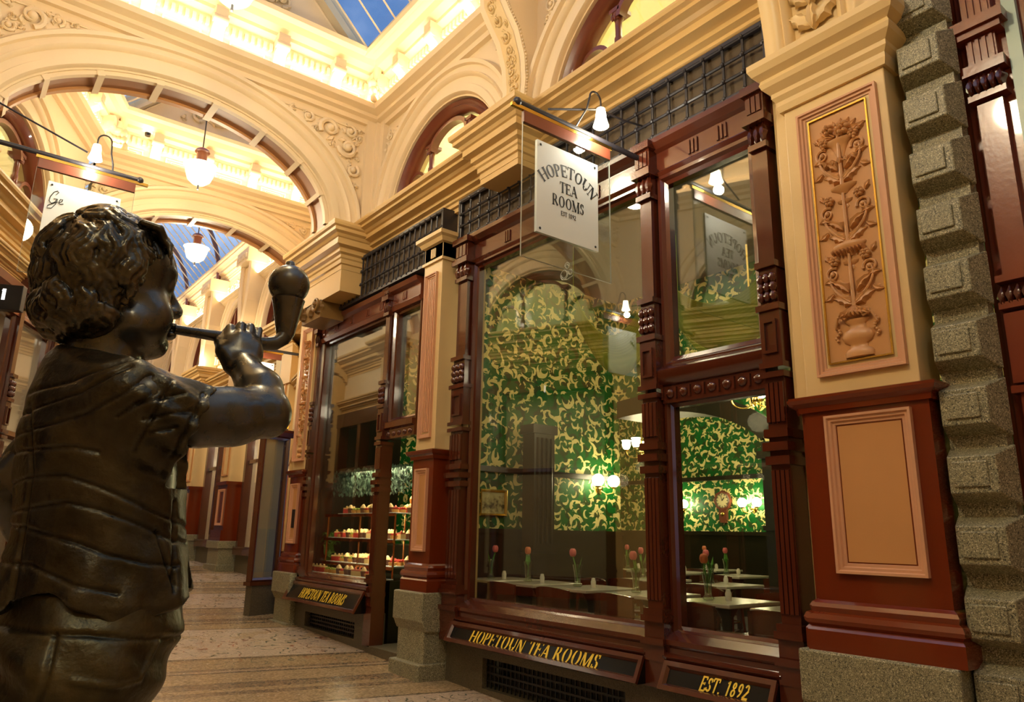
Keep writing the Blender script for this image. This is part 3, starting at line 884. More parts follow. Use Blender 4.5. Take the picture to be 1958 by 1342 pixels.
# rooms glimpsed behind the lunettes
mb = MB(WR); mb.box(1.2, 8.0, -3.2, -3.1, 4.6, 7.7); mb.box(1.2, 8.0, -3.1, -.3, 7.3, 7.4); mb.box(1.1, 1.2, -3.1, -.3, 4.6, 7.5); mb.box(8.0, 8.1, -3.1, -.3, 4.6, 7.5); mb.box(1.2, 8, -3.1, -.3, 4.5, 4.6)
mb.build('wall_upstairs_right', PALEW, None, 0, kind='structure')
mb = MB(WL); mb.box(2, 12.3, -2.2, -2.1, 4.3, 7.5); mb.box(2, 12.3, -2.1, -.3, 7.3, 7.4); mb.box(12.2, 12.3, -2.1, -.3, 4.3, 7.4); mb.box(2, 12.3, -2.1, -.3, 4.2, 4.3)
mb.build('wall_upstairs_left', PALEW, None, 0, kind='structure')
area('upstairs_ceiling_light', (5.6, 3.5, 7.25), (0, 0, -1), 1.5, 4, 95, (1, .86, .5))
area('upstairs_ceiling_light', (5.6, 6.6, 7.25), (0, 0, -1), 1.5, 2, 70, (1, .86, .5))
area('upstairs_ceiling_light', tuple(WL((10, -1.2, 7.2))), (0, 0, -1), 1.2, 4, 60, (1, .84, .5))
# ================================================================== shopfronts, piers and what is fixed to them
def post(mb, u0, u1, d, zb, zt):
    """fluted joinery post: zb..zt, front at d"""
    w = u1-u0; c = (u0+u1)/2
    def bx(k, z0, z1, dd): mb.box(c-w*k/2, c+w*k/2, -.06, d+dd, z0, z1)
    def flutes(z0, z1, k, dd, n=4):
        ww = w*k
        for i in range(n):
            a = c-ww/2+ww*(i+.12)/n; b = c-ww/2+ww*(i+.88)/n
            mb.extr([(d+dd-.02, z0), (d+dd+.012, z0+.012), (d+dd+.012, z1-.012), (d+dd-.02, z1)], a, b)
    bx(1.25, zb, .42, .02); bx(1.15, .42, .52, .03); bx(1.3, .52, .56, .05); bx(1.1, .56, .66, .02); bx(1.25, .66, .70, .045); bx(1.1, .70, .74, .03)
    bx(.86, .74, 1.62, 0); flutes(.78, 1.60, .86, 0)
    for z, dd in ((1.62, .03), (1.70, .045), (1.78, .03)): bx(1.0+dd*4, z, z+.05, dd)
    bx(.9, 1.62, 2.16, 0); flutes(1.86, 2.12, .9, .005)
    for z in (2.14, 2.20): bx(1.15, z, z+.035, .03)
    bx(.98, 2.23, 2.56, .01)
    mb.sweep(rect_path(c-w*.34, c+w*.34, 2.29, 2.50), [(0, d+.01), (0, d+.03), (.018, d+.03), (.018, d+.005)], True, lambda a, b, h: (a, h, b))
    bx(1.15, 2.56, 2.60, .03); bx(.85, 2.60, 2.85, .0)
    for i in range(3):
        for j in range(3): mb.ball((c-w*.3+w*.3*i, d+.015, 2.65+.06*j), (w*.17, .025, .035), 8, 6)
    bx(1.0, 2.84, 2.88, .03)
    bx(.72, 2.88, 3.66, -.01)
    bx(.95, 3.66, 3.70, .02)
    for i in range(3): leaf(mb, c-w*.32+w*.32*i, 3.70, pi/2, .14, w*.18, .04, d, 2)
    bx(.85, 3.70, 3.86, .0); bx(1.2, 3.84, 3.90, .05)
    bx(.95, 3.90, 4.06, .02); flutes(3.91, 4.05, .8, .02, 3)
    bx(1.2, 4.06, zt, .05)
def rail(mb, u0, u1, prof): mb.extr(prof, u0, u1)
RP = lambda d0, z0, z1, p: [(-.06, z0), (d0, z0), (d0+p*.5, z0+.02), (d0+p*.5, z0+(z1-z0)*.3), (d0+p*.2, z0+(z1-z0)*.35), (d0+p*.2, z1-(z1-z0)*.3), (d0+p, z1-(z1-z0)*.2), (d0+p, z1), (-.06, z1)]
def sash(mb, u0, u1, z0, z1, w=.055):
    mb.sweep(rect_path(u0, u1, z0, z1), [(0, -.06), (0, .035), (w*.35, .035), (w*.6, .01), (w, .0), (w, -.06)], True, lambda a, b, h: (a, h, b))
def pane(T, name, u0, u1, z0, z1, parent, d=-.045, mat=None):
    mb = MB(T); mb.box(u0, u1, d-.008, d, z0, z1); return mb.build(name, mat or SHOPG, parent, 0)
def triglyph(mb, u, z0, z1, d, w=.10):
    for k in (-1, 0, 1): mb.box(u+k*w*.33-.009, u+k*w*.33+.009, d, d+.012, z0, z1)

def lattice(T, u0, u1, z0, z1, d, nrow, step, label):
    r = thing('frieze_lattice', T(((u0+u1)/2, d, z0)), label, 'iron lattice')
    mb = MB(T); mb.box(u0, u1, -.04, d-.035, z0, z1); mb.build('backing_board', MESHBACK, r, 0)
    mb = MB(T)
    n = round((u1-u0)/step)
    for i in range(n+1):
        u = u0+(u1-u0)*i/n; mb.tube([(u, d, z0), (u, d, z1)], .011, 6)
    for j in range(nrow+1):
        z = z0+(z1-z0)*j/nrow; mb.tube([(u0, d+.004, z), (u1, d+.004, z)], .012, 6)
    for i in range(n+1):
        for j in range(nrow+1): mb.ball((u0+(u1-u0)*i/n, d+.012, z0+(z1-z0)*j/nrow), .019, 8, 5)
    mb.build('lattice_bars', IRON, r)
    mb = MB(T); mb.sweep(rect_path(u0-.03, u1+.03, z0-.03, z1+.03), [(0, -.04), (0, d+.02), (.03, d+.02), (.03, -.04)], True, lambda a, b, h: (a, h, b)); mb.build('frame', IRON, r, 0)
    return r
def grille(T, parent, u0, u1, z0, z1, d=-.02):
    mb = MB(T); mb.box(u0, u1, d-.16, d-.15, z0, z1)
    n = int((u1-u0)/.055)
    for i in range(n+1): mb.box(u0+i*.055-.005, u0+i*.055+.005, d-.012, d, z0, z1)
    for j in range(1, 4):
        z = z0+(z1-z0)*j/4; mb.box(u0, u1, d-.008, d+.004, z-.008, z+.008)
    return mb.build('floor_grille', BLACK, parent, 0)
def sign_panel(T, parent, u0, u1, zt, zb, d0, d1, txt, h, uc, wscale, serif, th=.17, tn=.06, slant=.16):
    """black glass band canted outwards between z=zt (depth d0) and z=zb (depth d1)"""
    mb = MB(T); mb.extr([(-.05, zb), (d1, zb), (d0, zt), (-.05, zt)], u0, u1)
    s = mb.build('sign_panel', BLACKG, parent, 0)
    L = hypot(zt-zb, d1-d0); nz, nd = (d1-d0)/L, (zt-zb)/L
    fm = MB(T)
    fm.sweep(rect_path(u0, u1, 0, L), [(0, .0), (0, .022), (.03, .022), (.045, .002)], True,
             lambda a, b, e: (a, d1+(d0-d1)*b/L+nd*e, zb+(zt-zb)*b/L+nz*e))
    fm.build('sign_frame', MAHOG, parent, 0)
    y0 = (L-h)/2
    def place(x, y, dp):
        b = y+y0; e = dp+.002
        return (uc-x, d1+(d0-d1)*b/L+nd*e, zb+(zt-zb)*b/L+nz*e)
    for w, x0 in words_of(txt, wscale):
        lt = MB(T); text(lt, w, h, lambda x, y, d: place(x+x0*h, y, d), th, tn, serif, slant, .002, wscale)
        lt.build('gold_lettering', GOLDL, s, 0)
    return s

# ---------------------------------------------------------------- tea room shopfront
tea = thing('shopfront', (4, 4.2, FZ(4.2)), 'large mahogany tea room shopfront with two windows, fluted posts and gold lettered sign bands', 'shopfront')
for a, b in ((5.74, 5.96), (3.34, 3.49), (2.36, 2.50)):
    mb = MB(WR); post(mb, a, b, .10, .26, 4.12); mb.build('post', MAHOG, tea, 40)
mb = MB(WR)
mb.extr([(-.06, 3.83), (.03, 3.83), (.05, 3.87), (.03, 3.89), (.03, 4.04), (.06, 4.06), (.10, 4.10), (.10, 4.14), (-.06, 4.14)], 2.34, 5.98)
for u in (5.2, 4.6, 4.0, 3.0, 2.75): triglyph(mb, u, 3.91, 4.02, .03)
mb.build('transom', MAHOG, tea, 0)
mb = MB(WR)
sash(mb, 3.49, 5.75, .58, 3.84); sash(mb, 2.50, 3.34, 2.36, 3.84, .075); sash(mb, 2.50, 3.34, .58, 2.13)
mb.build('sash_frame', MAHOG, tea, 0)
mb = MB(WR)
mb.extr([(-.06, 2.10), (.05, 2.10), (.05, 2.22), (.07, 2.23), (.10, 2.28), (.10, 2.33), (.05, 2.37), (-.06, 2.37)], 2.50, 3.34)
for i in range(7): mb.ball((2.57+i*.117, .055, 2.165), (.035, .02, .035), 8, 6)
for i in range(8): mb.box(2.505+i*.117, 2.52+i*.117, .045, .07, 2.125, 2.205)
mb.build('middle_rail', MAHOG, tea, 40)
pane(WR, 'window_pane', 3.5, 5.74, .6, 3.83, tea); pane(WR, 'window_pane', 2.52, 3.33, 2.38, 3.83, tea); pane(WR, 'window_pane', 2.52, 3.33, .6, 2.12, tea)
for a, b in ((3.49, 5.75), (2.50, 3.34)):
    mb = MB(WR); mb.extr([(-.06, .43), (.12, .43), (.14, .46), (.10, .48), (.10, .51), (.12, .53), (.12, .56), (.03, .60), (-.06, .60)], a, b); mb.build('sill', MAHOG, tea, 0)
sign_panel(WR, tea, 3.50, 5.76, .43, .27, .12, .20, 'HOPETOUN TEA ROOMS', .115, 4.66, 1.02, True, .17, .075)
sign_panel(WR, tea, 2.52, 3.32, .43, .27, .12, .20, 'EST. 1892', .085, 2.86, .78, False, .16, .12)
mb = MB(WR); mb.box(2.34, 3.75, -.1, .05, -.4, .27); mb.box(5.4, 5.96, -.1, .05, -.4, .27); mb.box(3.75, 5.4, -.1, .05, .17, .27); mb.box(3.75, 5.4, -.1, .05, -.4, -.07)
mb.build('stall_riser', DGRAN, tea, 0)
grille(WR, tea, 3.75, 5.4, -.07, .17, .0)
lattice(WR, 2.36, 5.97, 4.17, 4.58, .06, 3, .165, 'black iron lattice above the large tea room window')

mb = MB(WR)
for a, b, r0, tn2 in ((4.43, 3.46, .035, 1), (4.47, 3.39, .03, -1), (4.39, 3.39, .03, 1)):
    mb.tube([(a+cos(g)*r0*(1-g/14), -.036, b+sin(g)*r0*(1-g/14)) for g in [tn2*i*.4 for i in range(26)]], .004, 4)
mb.tube([(4.36, -.036, 3.35), (4.43, -.036, 3.335), (4.50, -.036, 3.35)], .004, 4)
mb.build('white_swirl', NT('swirl_white').bsdf((.55, .58, .50), .6), tea, 0)  # pale curls laid on the pane

# ---------------------------------------------------------------- cake window and shop door
cake = thing('shopfront', (4, 8.2, FZ(8.2)), 'narrower mahogany shopfront with the lit cake window and open door', 'shopfront')
for a, b in ((7.37, 7.50), (9.36, 9.46)):
    mb = MB(WR); post(mb, a, b, .08, .02 if a < 8 else .3, 3.98); mb.build('post', MAHOG, cake, 40)
mb = MB(WR)
mb.extr([(-.06, 3.70), (.05, 3.70), (.07, 3.75), (.05, 3.77), (.05, 3.90), (.10, 3.93), (.12, 3.98), (-.06, 3.98)], 6.75, 9.58)
for u in (9.3, 8.9, 8.45, 8.0, 7.65, 7.1): triglyph(mb, u, 3.79, 3.88, .05)
mb.build('transom', WOODR, cake, 0)
mb = MB(WR); sash(mb, 7.50, 9.37, .62, 3.72, .05); sash(mb, 6.74, 7.37, 2.38, 3.72, .06); mb.build('sash_frame', MAHOG, cake, 0)
mb = MB(WR); mb.extr([(-.06, 2.20), (.05, 2.20), (.05, 2.30), (.08, 2.32), (.08, 2.38), (-.06, 2.38)], 6.74, 7.37)
for i in range(5): mb.ball((6.82+i*.12, .05, 2.25), (.035, .02, .03), 8, 6)
mb.build('door_head_rail', MAHOG, cake, 40)
pane(WR, 'window_pane', 7.5, 9.37, .64, 3.71, cake); pane(WR, 'window_pane', 6.76, 7.36, 2.4, 3.7, cake)
mb = MB(WR); mb.extr([(-.06, .56), (.12, .56), (.13, .60), (.10, .62), (.10, .64), (-.06, .68)], 7.45, 9.46); mb.build('sill', MAHOG, cake, 0)
sign_panel(WR, cake, 7.47, 9.46, .56, .34, .12, .24, 'HOPETOUN TEA ROOMS', .125, 8.44, .74, True, .17, .06, .16)
mb = MB(WR); mb.box(7.4, 7.75, -.1, .08, -.3, .34); mb.box(9.1, 9.5, -.1, .08, -.3, .34); mb.box(7.75, 9.1, -.1, .08, .22, .34); mb.box(7.75, 9.1, -.1, .08, -.3, .05)
mb.build('stall_riser', DGRAN, cake, 0)
grille(WR, cake, 7.75, 9.1, .05, .22, .02)
mb = MB(WR); mb.box(6.6, 7.4, -.5, .10, -.25, .03); mb.build('door_step', DGRAN, cake, 0)
lattice(WR, 6.22, 9.58, 4.03, 4.55, .13, 3, .115, 'black iron lattice box above the cake window')

# ---------------------------------------------------------------- piers
def panel_frame(mb, T_, u0, u1, z0, z1, d, w, steps=3):
    prof = []
    for i in range(steps):
        prof += [(w*i/steps, d+.03-.012*i), (w*(i+.7)/steps, d+.03-.012*i)]
    mb.sweep(rect_path(u0, u1, z0, z1), [(0, d-.01)]+prof+[(w, d-.01)], True, lambda a, b, h: (a, h, b))
def wrap(mb, u0, u1, d, prof): # moulding carried round three faces of a pier
    mb.sweep([(4, u0), (4-d, u0), (4-d, u1), (4, u1)], prof, mp=lambda x, y, h: (y, 4-x, h))
def baseprof(z0): return [(.0, z0), (.05, z0), (.05, z0+.10), (.035, z0+.12), (.05, z0+.135), (.055, z0+.155), (.045, z0+.18), (.025, z0+.19), (.03, z0+.215), (.02, z0+.235), (0, z0+.25)]
def capprof(z0): return [(0, z0), (.02, z0), (.025, z0+.03), (.05, z0+.05), (.06, z0+.07), (.06, z0+.085), (.0, z0+.10)]

# near pier beside the tea window
npier = thing('pier', (3.9, 1.9, FZ(1.9)), 'broad cream and oxblood pier with carved urn panel right of the tea room window', 'pier')
mb = MB(WR); mb.box(1.54, 2.29, -.1, .17, -.4, .40); mb.box(1.535, 2.33, -.1, .22, .38, .64); mb.extr([(-.1, .36), (.18, .30), (.22, .40), (-.1, .40)], 1.535, 2.33); mb.build('granite_plinth', GRANITE, npier, 0, .012)
mb = MB(WR); mb.box(1.555, 2.225, -.1, .15, .64, 1.92); mb.box(2.2, 2.27, -.1, .10, .64, 1.92)
wrap(mb, 1.555, 2.225, .15, baseprof(.64)); wrap(mb, 2.1, 2.265, .10, baseprof(.64)); wrap(mb, 1.555, 2.225, .15, capprof(1.89)); wrap(mb, 2.1, 2.265, .10, capprof(1.89)); mb.box(1.53, 2.29, -.1, .12, 1.97, 1.985)
mb.build('oxblood_pedestal', REDP, npier, 0)
mb = MB(WR); panel_frame(mb, WR, 1.64, 2.10, 1.03, 1.86, .15, .075, 4); mb.build('panel_moulding', SALMON, npier, 0)
mb = MB(WR); mb.box(1.70, 2.04, .14, .152, 1.09, 1.80); mb.build('panel_field', TERRA, npier, 0)
mb = MB(WR); mb.box(1.585, 2.205, -.1, .15, 1.97, 3.86); mb.box(2.2, 2.30, -.1, .09, 1.97, 4.1); mb.box(2.29, 2.34, -.1, .05, 1.97, 4.1); mb.build('shaft', BUFF, npier, 0, .006)
mb = MB(WR); panel_frame(mb, WR, 1.63, 2.115, 2.08, 3.72, .15, .07, 4); mb.build('relief_frame', SALMON, npier, 0)
mb = MB(WR); mb.sweep(rect_path(1.695, 2.05, 2.145, 3.655), [(0, .15), (0, .165), (.008, .165), (.008, .15)], True, lambda a, b, h: (a, h, b)); mb.build('gilt_bead', BRASS, npier, 0)
mb = MB(WR); mb.box(1.70, 2.045, .14, .152, 2.15, 3.65); mb.build('relief_ground', TERRA, npier, 0)
def relief(T, u0, u1, z0, z1, parent, m=TERRA):
    """candelabrum relief: urns stacked on an axis, rising stems, leaves, flowers and fruit"""
    mb = MB(T); c = (u0+u1)/2; W_ = (u1-u0)/2; H = z1-z0
    zz = lambda t: z0+H*t
    k = W_/.17
    def urn(t, prof, s=1.0):
        q = [(r*s*k, z*s*k) for r, z in prof]
        mb.lathe(q, 16, (c, .0, zz(t)), (1, .42), 0, pi)
    urn(.0, [(.03, .0), (.085, .005), (.09, .03), (.075, .05), (.055, .06), (.052, .08), (.085, .10), (.10, .13), (.085, .16), (.055, .175), (.05, .20), (.07, .215), (.075, .23), (.02, .235)])
    for i in range(7): leaf(mb, c-.09*k+.03*k*i, zz(.155), pi*.5-(i-3)*-.3, .07*k, .022*k, .045, .015, 2)
    for s in (-1, 1):                                   # swags of berries either side of the lowest urn
        for i in range(8): mb.ball((c+s*(.115*k+.012*sin(i*1.3)), .012, zz(.14)-.015*i*k), .011*k, 6, 4)
        mb.tube([(c+s*.05*k, .03, zz(.15)), (c+s*.10*k, .03, zz(.16)), (c+s*.125*k, .02, zz(.12))], .008*k, 6)
    stages = [(.20, 1.0), (.45, .9), (.70, .9)]
    for t, s in stages:
        mb.tube([(c, .015, zz(t-.02)), (c, .02, zz(t+.20))], [.014*k, .009*k], 6)
        for sg in (-1, 1):                              # big acanthus pair and curling stems
            leaf(mb, c, zz(t), pi/2-sg*.75, .15*k*s, .036*k, .04, .0, 3, -sg*.7)
            leaf(mb, c+sg*.02, zz(t+.05), pi/2-sg*.35, .15*k*s, .028*k, .045, .0, 3, -sg*1.2)
            pts = []
            for i in range(15):
                q = i/14; pts.append((c+sg*(.02+.11*sin(pi*q*.62))*k, .018, zz(t+.01)+.20*k*q))
            mb.tube(pts, [.010*k*(1-.4*i/14) for i in range(15)], 6)
            scroll(mb, c+sg*.115*k, zz(t+.135), .042*k, sg*1.2+1, -sg, .010*k, 1.5, .004)
            leaf(mb, c+sg*.10*k, zz(t+.10), pi/2-sg*.9, .075*k, .022*k, .035, .0, 2, -sg)
            leaf(mb, c+sg*.12*k, zz(t+.06), -pi/2+sg*.6, .07*k, .02*k, .03, .0, 2, sg)
            rosette(mb, c+sg*.095*k, zz(t+.185), .034*k, .035, 6)
            leaf(mb, c+sg*.13*k, zz(t+.19), pi/2-sg*.5, .06*k, .018*k, .03, 0, 2)
        urn(t+.135, [(.012, 0), (.03, .02), (.02, .04), (.05, .055), (.055, .07), (.03, .08)], .9)
    urn(.425, [(.02, -.05), (.05, -.03), (.095, .0), (.105, .02), (.10, .03), (.05, .05), (.02, .06)])
    for i in range(9): leaf(mb, c-.09*k+.0225*k*i, zz(.425), -pi/2, .04*k, .012*k, .05, .012, 1)
    urn(.675, [(.02, -.04), (.045, -.02), (.08, .0), (.085, .015), (.02, .03)])
    urn(.835, [(.02, -.05), (.04, .0), (.06, .04), (.09, .06), (.095, .075), (.02, .08)])
    for i in range(5): leaf(mb, c-.08*k+.04*k*i, zz(.80), -pi/2+(i-2)*.25, .05*k, .02*k, .04, .01, 2)
    rosette(mb, c-.045*k, zz(.915), .05*k, .06, 6); rosette(mb, c+.05*k, zz(.93), .04*k, .055, 5)
    for i in range(8):
        g = pi*(.05+.9*i/7); leaf(mb, c+cos(g)*.03*k, zz(.895), g, .12*k, .028*k, .045, .0, 3, .3*cos(g))
    for sg in (-1, 1):
        for i in range(4):
            for j in range(4-i): mb.ball((c+sg*(.10+.018*(j-(3-i)/2))*k, .02, zz(.895)-.016*i*k), .011*k, 6, 5)
        leaf(mb, c+sg*.12*k, zz(.90), pi/2-sg*1.1, .06*k, .02*k, .03, 0, 2)
    return mb.build('carved_relief', m, parent, 50)
relief(fr((3.85, 0, 0), (0, 1, 0), (-1, 0, 0)), 1.715, 2.03, 2.16, 3.64, npier)
mb = MB(WR); wrap(mb, 1.585, 2.205, .15, [(0, 3.80), (.02, 3.80), (.03, 3.84), (.03, 3.87), (.05, 3.90), (.05, 3.93), (.09, 3.97), (.10, 4.0), (.09, 4.03), (.13, 4.06), (.15, 4.10), (.15, 4.14), (-.05, 4.15)]); mb.build('impost_moulding', BUFF, npier, 0)

# arch springing from the near pier, with acanthus on its soffit
arch0 = struct('wall_entrance_arch')
XZ = lambda a, b, h: (a, h, b)
def arcw(path, prof, name, m):
    mb = MB(); mb.sweep(path, prof, False, lambda a, b, h: (a, 1.9+h, b)); return mb.build(name, m, arch0, 50)
ap = arch_pts(1.55, 2.22, 4.13, 2.1, 40)
arcw(ap, [(0, -.30), (0, .30)], 'soffit', BUFF)
for s in (-1, 1):
    arcw(ap, [(.0, s*.14), (.04, s*.15), (.06, s*.18), (.04, s*.20), (.06, s*.22), (.06, s*.27), (.04, s*.29), (.04, s*.33), (-.10, s*.34), (-.12, s*.38), (-.3, s*.38), (-.32, s*.32)], 'arch_moulding', BUFF)
mb = MB(lambda p: Vector((1.55+cos(p[0]/2.2)*(2.2-p[1]), 1.9+p[2], 4.13+sin(p[0]/2.2)*(2.08-p[1]))))
for i in range(9):
    for s in (-1, 1): leaf(mb, .08+i*.17, s*.02, s*.55, .20, .05, .06, .0, 3, s*.5)
    leaf(mb, .05+i*.17, 0, 0, .22, .04, .08, .0, 3)
mb.build('acanthus_carving', BUFF, arch0, 50)
mb = MB(); 
mb.box(-3.6, 4.1, 1.66, 2.14, 6.3, 7.3); mb.build('arch_wall', CREAM, arch0, 0)

# granite quoins
gq = thing('quoin_pier', (4.0, 1.4, FZ(1.4)), 'rusticated grey granite pier of chamfered blocks right of the carved cream pier', 'stone pier')
mb = MB(WR); mb.box(1.28, 1.53, -.05, .03, -.4, 5.2); mb.build('granite_core', GRANITE, gq, 0)
z = .02
for i in range(14):
    z0, z1 = .07+i*.325, .07+i*.325+.285
    mb = MB(WR)
    a0, a1, b = 1.255, 1.545, .13
    q = [(a0-.0, .0, z0), (a1, .0, z0), (a1, .0, z1), (a0, .0, z1), (a0+.05, b, z0+.055), (a1-.03, b, z0+.055), (a1-.03, b, z1-.055), (a0+.05, b, z1-.055)]
    mb.add(q, [(0, 1, 5, 4), (1, 2, 6, 5), (2, 3, 7, 6), (3, 0, 4, 7), (4, 5, 6, 7), (3, 2, 1, 0)])
    mb.box(a0+.085, a1-.05, b-.01, b+.012, z0+.085, z1-.08)
    mb.build('granite_block', GRANITE, gq, 0, .006)
mb = MB(WR); mb.box(1.28, 1.5, -.1, .18, -.4, .04); mb.extr([(0, .0), (.2, .0), (.22, .04), (.2, .08), (0, .09)], 1.28, 1.5); mb.build('granite_base', GRANITE, gq, 0, .01)
# shopfront outside the arch: red-brown post and pale green joinery
rp = thing('street_post', (4.1, 1.15, FZ(1.1)), 'tall red-brown joinery post with leafy capital past the granite blocks at the right edge', 'post')
TS = fr((4.1, 0, 0), (0, 1, 0), (-1, 0, 0))
mb = MB(TS); mb.box(1.02, 1.27, -.1, .0, -.4, 5.2); mb.box(1.10, 1.22, -.02, .05, 2.5, 3.45); mb.box(1.08, 1.24, -.02, .06, 1.95, 2.3); mb.box(1.10, 1.22, -.02, .05, -.3, 1.9)
for z0 in (1.9, 2.32, 2.46, 3.47): mb.box(1.07, 1.25, -.02, .075, z0, z0+.035)
for z0, z1, e in ((3.62, 3.68, .03), (3.84, 3.88, .04), (3.88, 3.94, .06)): mb.box(1.09-e, 1.23+e, -.02, .05+e, z0, z1)
mb.box(1.09, 1.23, -.02, .05, 3.5, 5.1)
for k in range(4): mb.box(1.10+.033*k, 1.118+.033*k, .04, .06, 3.69, 3.83); mb.box(1.10+.033*k, 1.118+.033*k, .04, .06, 3.96, 4.6)
mb.build('shaft', paint('redbrown_gloss', (.19, .035, .012), .25, .15, coat=.4), rp, 0)
mb = MB(TS)
for k in range(5): leaf(mb, 1.09+.035*k, 3.50, pi/2, .12, .025, .06, .05, 2)
mb.build('leaf_capital', MAHOG, rp, 40)
mb = MB(TS)
for k in range(5): leaf(mb, 1.09+.035*k, 2.34, pi/2, .10, .025, .05, .05, 2)
mb.build('leaf_band', MAHOG, rp, 40)
gw = thing('street_window', (4.15, .8, FZ(.8)), 'pale green window joinery at the upper right edge', 'window')
mb = MB(TS); mb.box(.99, 1.05, -.15, .02, 2.0, 5.2); mb.box(.94, .99, -.15, -.03, 2.0, 5.2); mb.box(.5, 1.02, -.16, -.02, 3.5, 3.62); mb.build('frame', PALEG, gw, 0)
mb = MB(TS); mb.box(.4, .96, -.17, -.16, 2.0, 5.2); mb.build('window_pane', paint('grey_green_blind', (.10, .14, .11), .3, .2), gw, 0)
mb = MB(WR); mb.box(.3, 1.3, -.4, -.12, -.5, 5.3); mb.build('wall_street', REDP, None, 0, kind='structure')

# slim pier between the shopfronts
mp_ = thing('pier', (3.8, 6.25, FZ(6.2)), 'slim cream pier with narrow salmon panel between the tea window and the shop door', 'pier')
def slim(root, u0, u1, dd, zt):
    mb = MB(WR); mb.box(u0-.04, u1+.05, -.1, dd+.05, -.4, .42); mb.box(u0-.07, u1+.08, -.1, dd+.10, .40, .66); mb.extr([(-.1, .30), (dd+.05, .32), (dd+.10, .42), (-.1, .42)], u0-.07, u1+.08); mb.box(u0-.07, u1+.09, -.1, dd+.11, -.4, .05); mb.build('granite_plinth', GRANITE, root, 0, .012)
    mb = MB(WR); mb.box(u0, u1, -.1, dd, .66, 1.92); wrap(mb, u0, u1, dd, baseprof(.66)); wrap(mb, u0, u1, dd, capprof(1.89)); mb.box(u0-.02, u1+.02, -.1, dd+.02, 1.97, 1.985); mb.build('oxblood_pedestal', REDP, root, 0)
    w = u1-u0
    mb = MB(WR); panel_frame(mb, WR, u0+w*.2, u1-w*.2, 1.02, 1.80, dd, w*.17, 3); mb.build('panel_moulding', SALMON, root, 0)
    mb = MB(WR); mb.box(u0+w*.36, u1-w*.36, dd-.01, dd+.002, 1.08, 1.74); mb.build('panel_field', TERRA, root, 0)
    mb = MB(WR); mb.box(u0+.015, u1-.015, -.1, dd-.01, 1.97, zt); mb.build('shaft', BUFF, root, 0, .006)
slim(mp_, 6.05, 6.43, .22, 4.2)
mb = MB(WR); panel_frame(mb, WR, 6.13, 6.36, 2.1, 3.82, .21, .05, 3)
for i in range(4): mb.box(6.187+.031*i, 6.203+.031*i, .2, .225, 2.16, 3.76)
mb.build('reeded_panel', SALMON, mp_, 0)
mb = MB(WR); wrap(mb, 6.065, 6.415, .21, [(0, 3.94), (.02, 3.94), (.02, 3.97), (0, 3.98), (0, 4.13), (.03, 4.14), (.05, 4.18), (.08, 4.2), (.08, 4.24), (-.1, 4.25)]); triglyph(mb, 6.24, 4.0, 4.1, .21); mb.build('capital', BUFF, mp_, 0)
# relief pilaster beyond the cake window
rpil = thing('pier', (3.9, 9.65, FZ(9.6)), 'far oxblood pier with long narrow carved panel beyond the cake window', 'pier')
slim(rpil, 9.47, 9.92, .10, 4.1)
mb = MB(WR); panel_frame(mb, WR, 9.52, 9.87, 2.1, 3.98, .10, .05, 3); mb.build('relief_frame', SALMON, rpil, 0)
relief(fr((3.905, 0, 0), (0, 1, 0), (-1, 0, 0)), 9.58, 9.81, 2.16, 3.9, rpil)
bd = tag(MB(WR).box(9.63, 9.73, .10, .112, 1.22, 1.46).build('menu_plaque', BLACK), 'small black plaque on the far oxblood pedestal', 'plaque')

# scroll console between the lunettes
con = struct('trim_7')
prof = [(-.05, 4.98), (.14, 4.98), (.16, 5.2), (.14, 5.45), (.16, 5.7), (.24, 5.95), (.36, 6.12), (.44, 6.25), (.46, 6.42), (-.05, 6.42)]
mb = MB(WR); mb.extr(prof, 4.83, 5.19); mb.build('console', CREAM, con, 60)
for u in (4.84, 5.18):
    mb = MB(WR)
    for i in range(1, 8):
        (d0, z0), (d1, z1) = prof[i], prof[i+1]
        for k in range(7):
            q = k/7; mb.ball((u+(.012 if u > 5 else -.012), d0+(d1-d0)*q-.02, z0+(z1-z0)*q), .014, 6, 5)
    mb.build('bead_row', CREAM, con, 60)
pf = [(d+.004, z) for d, z in prof[1:9]]
mb = MB(WR); n = len(pf)
mb.add([(4.90, d, z) for d, z in pf]+[(5.12, d, z) for d, z in pf], [(i, i+1, n+i+1, n+i) for i in range(n-1)]); mb.build('console_panel', BUFF, con, 60)
mb = MB(lambda p: WR((p[0], p[1]+float(np.interp(p[2], [z for d, z in prof[1:9]], [d for d, z in prof[1:9]])), p[2])))
vine(mb, lambda p, q: abs(p-5.01) < .10 and 5.1 < q < 6.3, (4.9, 5.12, 5.1, 6.3), 5, 16, .03, .075, .012)
mb.build('console_carving', BUFF, con, 50)

# spandrel carvings of the right wall
sp = struct('trim_8')
mb = MB(WR)
ins = lambda p, q: q < 6.30 and q > 5.5 and hypot(p-6.55, q-4.9) > 1.62 and hypot(p-3.45, q-4.9) > 1.62 and not (4.74 < p < 5.28)
vine(mb, ins, (7.2, 8.0, 5.5, 6.3), 31, 14, .04, .13, .015); vine(mb, ins, (4.2, 4.8, 5.5, 6.3), 33, 12, .04, .12, .015); vine(mb, ins, (5.2, 5.9, 5.5, 6.3), 35, 12, .04, .12, .015)
mb.build('spandrel_carving', CREAM, sp, 50)

